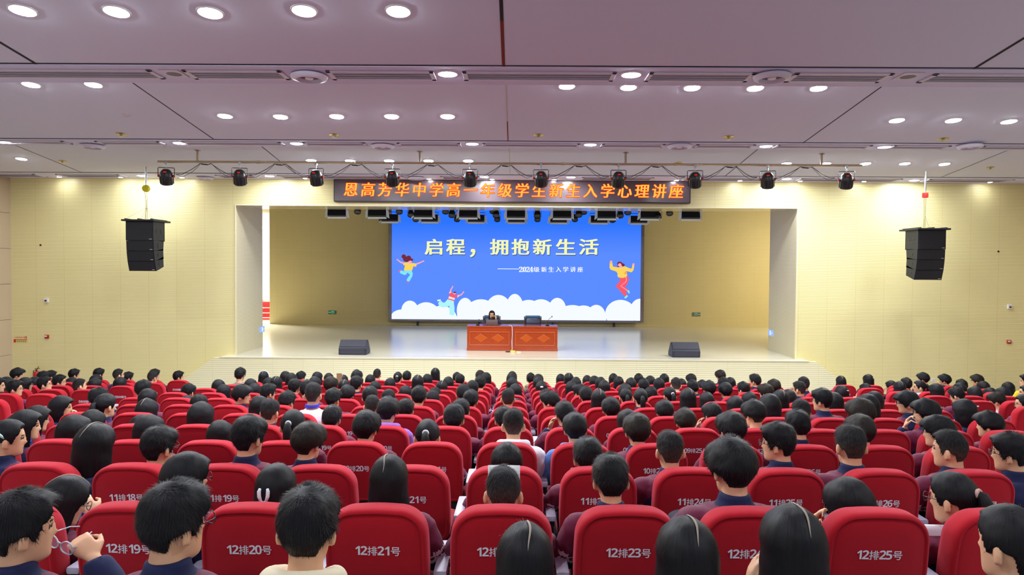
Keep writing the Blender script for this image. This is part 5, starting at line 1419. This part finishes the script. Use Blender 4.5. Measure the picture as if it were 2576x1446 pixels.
# row, block, seat column, offset and crown height over the seat top in mm, apparent hair width, hair, turn of the head, extras
PEOPLE = """
1 -1 0 -128 169 218 bs 50
1 -1 1 -69 204 218 bs 40
1 -1 2 -65 141 151 bs 40
1 -1 3 -119 213 209 bs 30
1 -1 4 -80 197 218 bs 45
1 -1 5 -9 160 167 bs 40
1 0 -8 -13 149 192 bs 30
1 0 -7 23 103 201 gb 0
1 0 -5 -66 194 176 bf 5
1 0 -4 6 168 151 bs 5
1 0 -3 50 228 218 gl 0
1 0 -2 -50 147 159 bs 0
1 0 -1 -116 184 192 bm 0
1 0 0 3 167 167 gb 0
1 0 1 -156 146 176 bs 0 beige
1 0 2 -88 120 184 gb 0
1 0 3 -88 94 159 gb 0
1 0 4 -93 137 176 gb 0
1 0 5 -118 141 184 gb 0
1 0 6 -136 141 209 gb 0
1 0 7 -119 143 192 bm -10
1 0 8 -63 229 209 bm -10
1 1 0 34 150 222 gl 0
1 1 1 45 185 213 gb -5 whiteclip
1 1 2 -16 59 185 gb -40 raiseL
1 1 3 75 231 250 bm -35
1 1 4 -34 202 259 bm -35 raiseL
1 1 5 78 201 259 bm -45 glasses
2 -1 0 -129 182 210 bf 20
2 -1 1 -211 228 233 bf 35 glasses
2 -1 2 -130 112 218 gb 20
2 -1 3 -48 53 124 gb 40
2 -1 4 -35 183 241 bs 30
2 -1 5 20 230 241 bm 50
2 -1 6 106 302 187 bs 60
2 0 -9 135 169 202 gl 0 headband
2 0 -8 5 177 187 gb 0
2 0 -7 70 170 194 gb 10
2 0 -6 25 114 187 gl 0
2 0 -5 4 123 187 gb 0
2 0 -4 -10 177 194 gp 0 whitetie
2 0 -3 11 142 171 gb 0
2 0 -2 95 154 187 bs 0
2 0 -1 52 181 117 gb 0
2 0 0 -9 177 202 gb 0
2 0 1 -40 157 109 gb 10
2 0 2 0 180 187 gl 0
2 0 3 -54 130 163 gb 0
2 0 4 -136 121 187 gb 0
2 0 5 -74 138 187 gb 0
2 0 6 -19 86 93 gb 0
2 0 8 -169 121 140 gb 0
2 1 0 46 47 215 gb -30 raiseL,hoodwhite
2 1 1 230 179 241 bs -10
2 1 3 190 152 241 bs -10
2 1 4 76 106 224 gb -10
2 1 5 -5 93 241 gb -5
3 -1 0 -176 115 230 gb 10
3 -1 1 -87 90 201 gb 30
3 -1 2 -150 165 187 bs 60 glasses,black
3 -1 3 -55 111 158 gb 50
3 -1 4 -10 107 201 gb 40
3 0 -9 79 285 201 bs 0 grey
3 0 -8 39 97 144 gb 0
3 0 -7 -102 180 144 gb 0
3 0 -5 -29 243 180 bm 0
3 0 -4 18 105 180 gb 0
3 0 -2 -35 135 165 gb 0
3 0 1 -74 139 173 gb 0
3 0 2 51 144 173 gb 0
3 0 3 -60 147 201 gb 0
3 0 4 -66 139 201 gb 0
3 0 5 -115 140 194 gb 0
3 0 6 110 110 101 gb 0
3 0 7 -63 174 187 bs 0
3 0 8 -42 239 201 bs -40 glasses
3 1 0 116 139 263 gl 0
3 1 1 -80 158 223 gp -55 hoodgrey
3 1 2 75 123 255 gb -5
3 1 3 63 39 159 gb -5
3 1 4 139 299 175 bs -50 yellow
4 -1 0 -235 141 238 bf 40
4 -1 1 -248 186 277 bs 60 glasses,white
4 -1 2 -42 150 224 gb 45 glasses
4 -1 3 58 154 172 bs 60
4 0 -9 117 106 218 gb 0
4 0 -8 103 123 191 gb 0
4 0 -7 -25 166 198 gl 5
4 0 -6 60 168 158 gb 0
4 0 -5 -2 121 198 gl 0
4 0 -4 -44 98 172 gb 5
4 0 -3 109 207 211 gl 0
4 0 -2 -46 115 198 gl 0
4 0 -1 37 213 178 bs 0
4 0 0 14 174 185 gb 0
4 0 1 -55 118 172 gb 0 whitetie
4 0 2 -118 121 172 gb 0
4 0 3 -126 138 198 gb 0
4 0 4 -25 183 185 bs 5
4 0 5 -50 187 165 bf 5 hoodwhite
4 0 6 -279 189 172 bs 0
4 0 7 -32 142 198 bs -30 glasses
4 0 8 -84 178 205 bm 0
4 0 9 -145 218 183 bf -15
4 1 0 143 154 234 gb -20
4 1 1 211 115 256 gb -5
4 1 2 125 101 256 gb -10
4 1 3 -58 140 249 gp -55
5 -1 1 -29 173 247 bs 55 glasses
5 0 -9 97 105 259 bs 10
5 0 -8 80 85 217 gb 0
5 0 -7 -7 103 174 gb 0
5 0 -6 52 190 217 bs 10
5 0 -5 38 212 217 bm 10
5 0 -4 -122 239 205 bs 10
5 0 -3 65 87 180 gb 0
5 0 -2 -41 69 144 bs 0
5 0 -1 -27 179 186 bs 0
5 0 0 66 129 186 gb 0
5 0 2 -69 142 168 bs -45 glasses
5 0 3 56 143 198 gb 0
5 0 4 -99 105 180 bs 0
5 0 5 196 198 180 bm -10
5 0 6 -93 170 205 bm 0
5 0 7 -32 154 205 bm -35 glasses
5 0 8 -87 196 144 bf -40 glasses
5 0 9 -9 136 213 gb 10 whiteclip
5 1 0 -120 175 253 bs -30 low
5 1 1 -113 88 233 bm -40 jersey
6 0 -9 -39 207 223 bs 20
6 0 -8 -2 -14 217 gb 0
6 0 -6 10 172 217 bs 35 glasses
6 0 -5 -13 223 195 bs 0
6 0 -4 -14 145 190 bm 5
6 0 -3 -11 100 206 bs 0
6 0 -2 44 90 174 bs 0
6 0 -1 -95 180 185 bs 0
6 0 0 88 -25 87 gb 0 glasses
6 0 1 -63 123 163 bs -10
6 0 2 -83 163 179 bs 0
6 0 3 -95 128 168 gp 0
6 0 4 -50 152 179 gp -10 whitetie
6 0 5 -97 84 206 gb 0
6 0 6 -69 91 179 gb 0
6 0 7 -97 128 163 gb 0
6 1 0 91 116 216 gp -55 glasses
7 0 -9 -37 164 223 bs 35 raiseR
7 0 -8 15 142 227 gb 5
7 0 -7 77 87 232 bs 0
7 0 -6 48 204 261 bm 70
7 0 -5 50 139 203 bs 25 glasses
7 0 -4 57 175 194 bs 15
7 0 -3 -43 200 174 bs 0
7 0 -2 -1 210 184 bs 0
7 0 -1 73 167 174 bs 10
7 0 0 -25 174 198 bf 0 buzz
7 0 1 -52 153 184 bm -55 glasses
7 0 2 -30 177 174 gl 0
7 0 3 -79 187 174 gp 0
7 0 4 -56 194 184 gl -10
7 0 5 -36 106 203 gb 0
7 0 6 -48 183 184 gl 0
7 0 7 53 156 86 gb 0
7 0 8 -19 173 172 gb 0
8 0 -9 170 132 247 gb 55 raiseR
8 0 -8 85 148 208 gp 15
8 0 -7 -27 96 238 gl 5
8 0 -5 91 143 196 gb 10
8 0 -4 116 281 191 bf 5 jersey,lanyard
8 0 -3 183 156 170 bf 0
8 0 -2 2 132 159 bs 0
8 0 -1 36 133 204 bs 5
8 0 2 -26 154 204 bm 0
8 0 3 -8 128 200 bm 0
8 0 4 -41 110 200 bs -20 raiseL
8 0 5 13 200 230 gb 0
8 0 6 12 277 212 bs -40 glasses
8 0 7 -50 204 226 gb -10
8 0 8 -172 250 235 bm -55 glasses
8 0 9 -131 160 217 gb -20 whiteclip
9 0 -8 51 110 205 gb 45 glasses
9 0 -7 12 73 212 gb 10 glasses
9 0 -6 -75 32 183 gb 0
9 0 -5 -82 151 293 gb 0
9 0 -4 15 186 180 bf 10
9 0 -3 33 145 190 bs 5
9 0 -2 -7 212 205 bm 10 purple
9 0 -1 49 165 212 bs 5
9 0 0 -40 146 176 bs -10
9 0 1 -38 198 169 bs -10 raiseL
9 0 2 -9 117 147 gb -10
9 0 3 -37 129 198 bm -5
9 0 4 47 211 205 bm -15 glasses,beigetee
9 0 5 -85 219 162 bf -10
9 0 6 -70 230 260 bm -20 glasses
9 0 7 -36 234 252 bm -50 glasses,raiseL
9 0 8 -11 124 276 bm -40
10 0 -7 127 168 228 gb 50 lanyard,scrunchie
10 0 -6 -54 127 221 gb 25
10 0 -5 -16 134 209 gb 10
10 0 -4 -15 98 178 gb 0
10 0 -3 -1 180 191 gp 5 whitetie
10 0 -2 7 181 215 bm 10
10 0 -1 -68 108 203 gp 0 whitetie
10 0 0 46 202 185 bf 0 hoodwhite
10 0 1 -31 178 197 bm 0 bluecollar
10 0 2 -102 175 218 bm -5
10 0 3 79 193 221 bm -10
10 0 4 24 227 157 bs -10
10 0 5 -41 179 211 bm 0
10 0 6 9 180 225 bm -50 glasses
11 0 -6 171 208 114 gp 50 mintclip
11 0 -5 161 181 259 gl 10
11 0 -4 33 182 204 bs 25 glasses
11 0 -3 43 252 209 bs 15
11 0 -2 -134 204 199 bm 15
11 0 0 6 80 209 bm 0 low
11 0 1 -37 132 199 bs 0
11 0 2 -80 163 184 bf -5
11 0 3 51 236 199 bs -50 glasses
11 0 4 -57 206 193 bf -5
11 0 5 10 183 237 bf -45
11 0 6 -158 186 182 bs -45 glasses
12 0 -4 55 48 205 gl 45 glasses,cards
12 0 -3 131 167 209 gb 35 glasses
12 0 -2 17 113 188 gb 5 bunny
12 0 -1 9 161 184 gl 0
12 0 0 3 103 188 bf 0
12 0 1 -39 188 172 bs 0
12 0 2 -1 253 251 bm -12 glasses,tall
12 0 3 17 62 217 gb -15 glasses,raiseL
12 0 4 -33 95 196 gp -30 glasses,pinktie
13 0 -3 68 210 215 bs 40 hold
13 0 -2 19 238 240 bs 28 glasses
13 0 -1 -80 225 215 bs 4 hoodbeige,glasses
13 0 0 92 92 198 gl 0
13 0 1 83 110 220 gl 3
13 0 2 -121 157 226 gl 5 cheekL
13 0 3 55 163 215 gp -20 whitetie
"""
EXW = {'glasses': 'glasses', 'whitetie': 'white hair tie', 'mintclip': 'mint clip', 'whiteclip': 'white hair clip', 'bunny': 'white bunny clip', 'headband': 'white headband', 'scrunchie': 'green scrunchie', 'lanyard': 'blue lanyard', 'pinktie': 'pale hair tie'}
PPL = {}
for ln in PEOPLE.strip().splitlines():
    q = ln.split(); r, b, c, off, dzc, wd = map(int, q[:6]); style, yaw = q[6], int(q[7]); ex = q[8].split(',') if len(q) > 8 else []
    off, dzc, wd = off/1000, dzc/1000, wd/1000
    pitch = 22 if ('low' in ex or 'cards' in ex) else (8 if dzc < .12 else 3)
    base = {'bs': .200, 'bf': .182, 'bm': .208, 'gb': .205, 'gl': .195, 'gp': .182}[style]
    sc = min(1.12, max(.94, wd/base)) if (r >= 8 and abs(yaw) < 31) else 1.0
    if r == 13: sc = min(sc, 1.08)
    top_t = CROWN+STY[style]['top']+(.008 if style == 'bs' else -.004)
    need = (.95+dzc)/sc-top_t
    dz = min(.09, max(-.18, qz(need, .045))); zoff = (need-dz)*sc
    zoff = max(-.16, min(.12, zoff))
    yq = int(qz(yaw, 10)); pose = next((e for e in ex if e in POSES), 'lap')
    n = seat_number(r, b, c)
    bits = [STY_W[style]]+[EXW[e] for e in ex if e in EXW]
    ck = next((e for e in ex if e in CL_MAT), None)
    act = {'raiseR': ', hand raised to the face', 'raiseL': ', hand raised to the face', 'cheekL': ', hand at the cheek', 'hold': ', holding glasses in one hand', 'cards': ', holding a blue card holder'}.get(pose, '')
    look = '' if abs(yaw) < 25 else (' looking right' if yaw > 0 else ' looking left')
    wear = (' in a %s top' % CL_MAT[ck][1]) if ck else ''
    lb = 'student with %s%s%s%s, row %d seat %d' % (' and '.join(bits[:2]), wear, look, act, r, n)
    if len(lb.split()) > 16: lb = 'student with %s%s%s, row %d seat %d' % (bits[0], wear, act or look, r, n)
    if len(lb.split()) > 16: lb = 'student with %s%s, row %d seat %d' % (bits[0], act or look, r, n)
    if 'grey' in ex: lb = 'man with short black hair in a grey shirt, in row %d seat %d' % (r, n)
    ox = max(-.13, min(.13, off)); roll = (off-ox)/.8
    x = col_x(b, c)+ox; y = row_y(r)+(0 if b == 0 else -.18)
    PPL[r, b, c] = person('person', lb, (x, y+.055, row_z(r)+zoff), 0, sc, pose, dz, yq, pitch, style, ex, 'audience in the hall', var=(r*5+c*3+b) % 3, brown=(style == 'bm' and (r+c) % 3 == 0), roll=roll)

# the speaker behind the left table, facing the hall
xs = at(1237, 800, 20.1).x
t = person('person', 'woman with long dark hair and dark jacket speaking into a microphone at the stage table', (xs, 20.42, ZS-.02), PI, .98, 'mic', -.10, 0, 6, 'gl', ['suit'], None, brown=True)
hm = t.matrix_basis @ Vector((-.016, .288, .918))
m = thing('handheld_microphone', 'black microphone held at the mouth of the speaking woman', 'microphone', hm)
d = (t.matrix_basis.to_3x3() @ Vector((.93, -.28, .16))).normalized()
Rm = d.to_track_quat('Z', 'Y').to_matrix().to_4x4()
a = MB(); a.lathe([(.001, -.17), (.010, -.17), (.013, -.02), (.014, 0), (.001, 0)], 12, M=Rm, cap=False); a.build('grip', M_black, m, smooth=40)
a = MB(); a.ball(Rm @ Vector((0, 0, .014)), .022, 12); a.build('head_grille', mat('mic_grille', (.05, .05, .055), .4, metal=.6), m, smooth=True)
# ------------------------------------------------------------------ things in the hands and laps of the audience
# clear glasses held in front of the face of the student at the left edge
t = thing('held_eyeglasses', 'clear plastic eyeglasses held up by the student at the left edge', 'glasses', at(150, 1369, 2.42))
M_clear = mat('clear_plastic', srgb(190, 196, 214), .15, spec=.8); M_tint = mat('tinted_lens', (.75, .6, .8), .05); bq = M_tint.node_tree.nodes['Principled BSDF']; bq.inputs['Alpha'].default_value = .22
R = Matrix.Rotation(math.radians(-18), 3, 'Z') @ Matrix.Rotation(math.radians(12), 3, 'Y')
a = MB()
for sx in (-1, 1):
    pts = [R @ Vector((sx*(.036+.030*math.cos(2*PI*i/22)), 0, .022*math.sin(2*PI*i/22)-.004*abs(math.cos(2*PI*i/22)))) for i in range(23)]
    a.tube(pts, .0026, 8, cap=False)
a.tube([R @ Vector(q) for q in ((-.008, -.002, .006), (0, -.004, .010), (.008, -.002, .006))], .0026, 6); a.build('rim', M_clear, t, smooth=True)
for sx in (-1, 1):
    a = MB(); pts = [R @ Vector((sx*(.036+.030*math.cos(2*PI*i/22)), 0, .022*math.sin(2*PI*i/22)-.004*abs(math.cos(2*PI*i/22)))) for i in range(22)]
    a.add([q[:] for q in pts], [tuple(range(22))]); a.build('lens', M_tint, t)
    a = MB(); a.tube([R @ Vector(q) for q in ((sx*.066, .0, .010), (sx*.068, .03, .012), (sx*.045, .075, .024), (sx*.030, .10, .020))], .0024, 6); a.build('temple', M_clear, t, smooth=True)
# blue card holder
t = thing('card_holder', 'blue card holder with white label held by the girl in row 12', 'card holder', at(193, 1291, 3.46), rz=.25)
a = MB(); a.box((0, 0, 0), (.062, .006, .10), bev=.002); a.build('holder', mat('holder_blue', srgb(58, 56, 176), .3), t)
a = MB(); a.box((.006, -.0035, -.005), (.034, .002, .066)); a.build('label', mat('holder_label', srgb(176, 186, 220), .4), t)
a = MB(); a.box((-.006, -.002, .052), (.030, .010, .018), bev=.003); a.build('clip', M_white, t)
a = MB(); a.tube([(-.012, -.006, .045), (-.016, -.010, .01), (-.022, -.008, -.04)], .006, 6); a.build('ribbon', M_blue, t)
# sheet of paper in front of row 11
p = at(1268, 1170, 3.72)
a = MB(); V = []
for i in range(6):
    for j in range(4): V.append((-.0875+.175*j/3, .012*math.sin(PI*j/3)*.4-.05*(i/5)**2, -.25*i/5))
a.add(V, [(i*4+j, i*4+j+1, (i+1)*4+j+1, (i+1)*4+j) for i in range(5) for j in range(3)])
me = a.mesh('paper_sheet', mat('paper', (.82, .86, .88), .7), True)
bm = bmesh.new(); bm.from_mesh(me); bmesh.ops.solidify(bm, geom=bm.faces[:], thickness=.0012); bm.to_mesh(me); bm.free()
o = obj('paper_sheet', me, None, p); tag(o, 'white sheet of paper held up behind the clipped head in row 12 seat 22', 'paper')
# cloth bag on a lap
p = at(2331, 1380, 3.24)
t = thing('cloth_bag', 'white cloth bag with small drawings in the gap beside row 12 seat 25', 'bag', p, rz=-.1)
a = MB(); n = 14
for i in range(1): pass
V = []; F = []; m_ = 16
for i in range(n+1):
    z = -.14+.25*i/n; th = .05*(1-(i/n)**2*.85)+.004; w = .085+.010*math.sin(i*1.1)
    for j in range(m_):
        q = 2*PI*j/m_; V.append((w*math.copysign(abs(math.cos(q))**.5, math.cos(q)), th*math.sin(q)+.006*math.sin(i*.9+j), z+.006*math.sin(j*1.7)))
F = [(i*m_+j, i*m_+(j+1) % m_, (i+1)*m_+(j+1) % m_, (i+1)*m_+j) for i in range(n) for j in range(m_)]+[tuple(range(m_-1, -1, -1)), tuple(n*m_+j for j in range(m_))]
a.add(V, F); a.build('bag_body', mat('bag_cloth', srgb(224, 222, 230), .8), t, smooth=True)
a = MB(); a.ball((.0, -.036, .055), (.022, .004, .012), 14); a.build('eye_drawing', mat('drawing_blue', srgb(60, 80, 110), .6), t)
a = MB()
for (x, z, r) in ((-.01, -.03, .017), (.012, -.045, .012)): a.tube([(x+r*math.cos(q), -.052, z+r*math.sin(q)) for q in np.linspace(0, 2*PI, 16)], .0015, 5)
a.build('ring_drawing', mat('drawing_ink', srgb(90, 80, 110), .6), t)
# sheet of brown card near the stage
p = at(853.5, 939, 12.9)
a = MB(); a.box((0, 0, -.10), (.10, .004, .20)); o = a.build('brown_card', mat('brown_card', srgb(150, 118, 88), .8)); o.location = p
tag(o, 'small sheet of brown card held up in the front rows left of centre', 'card')
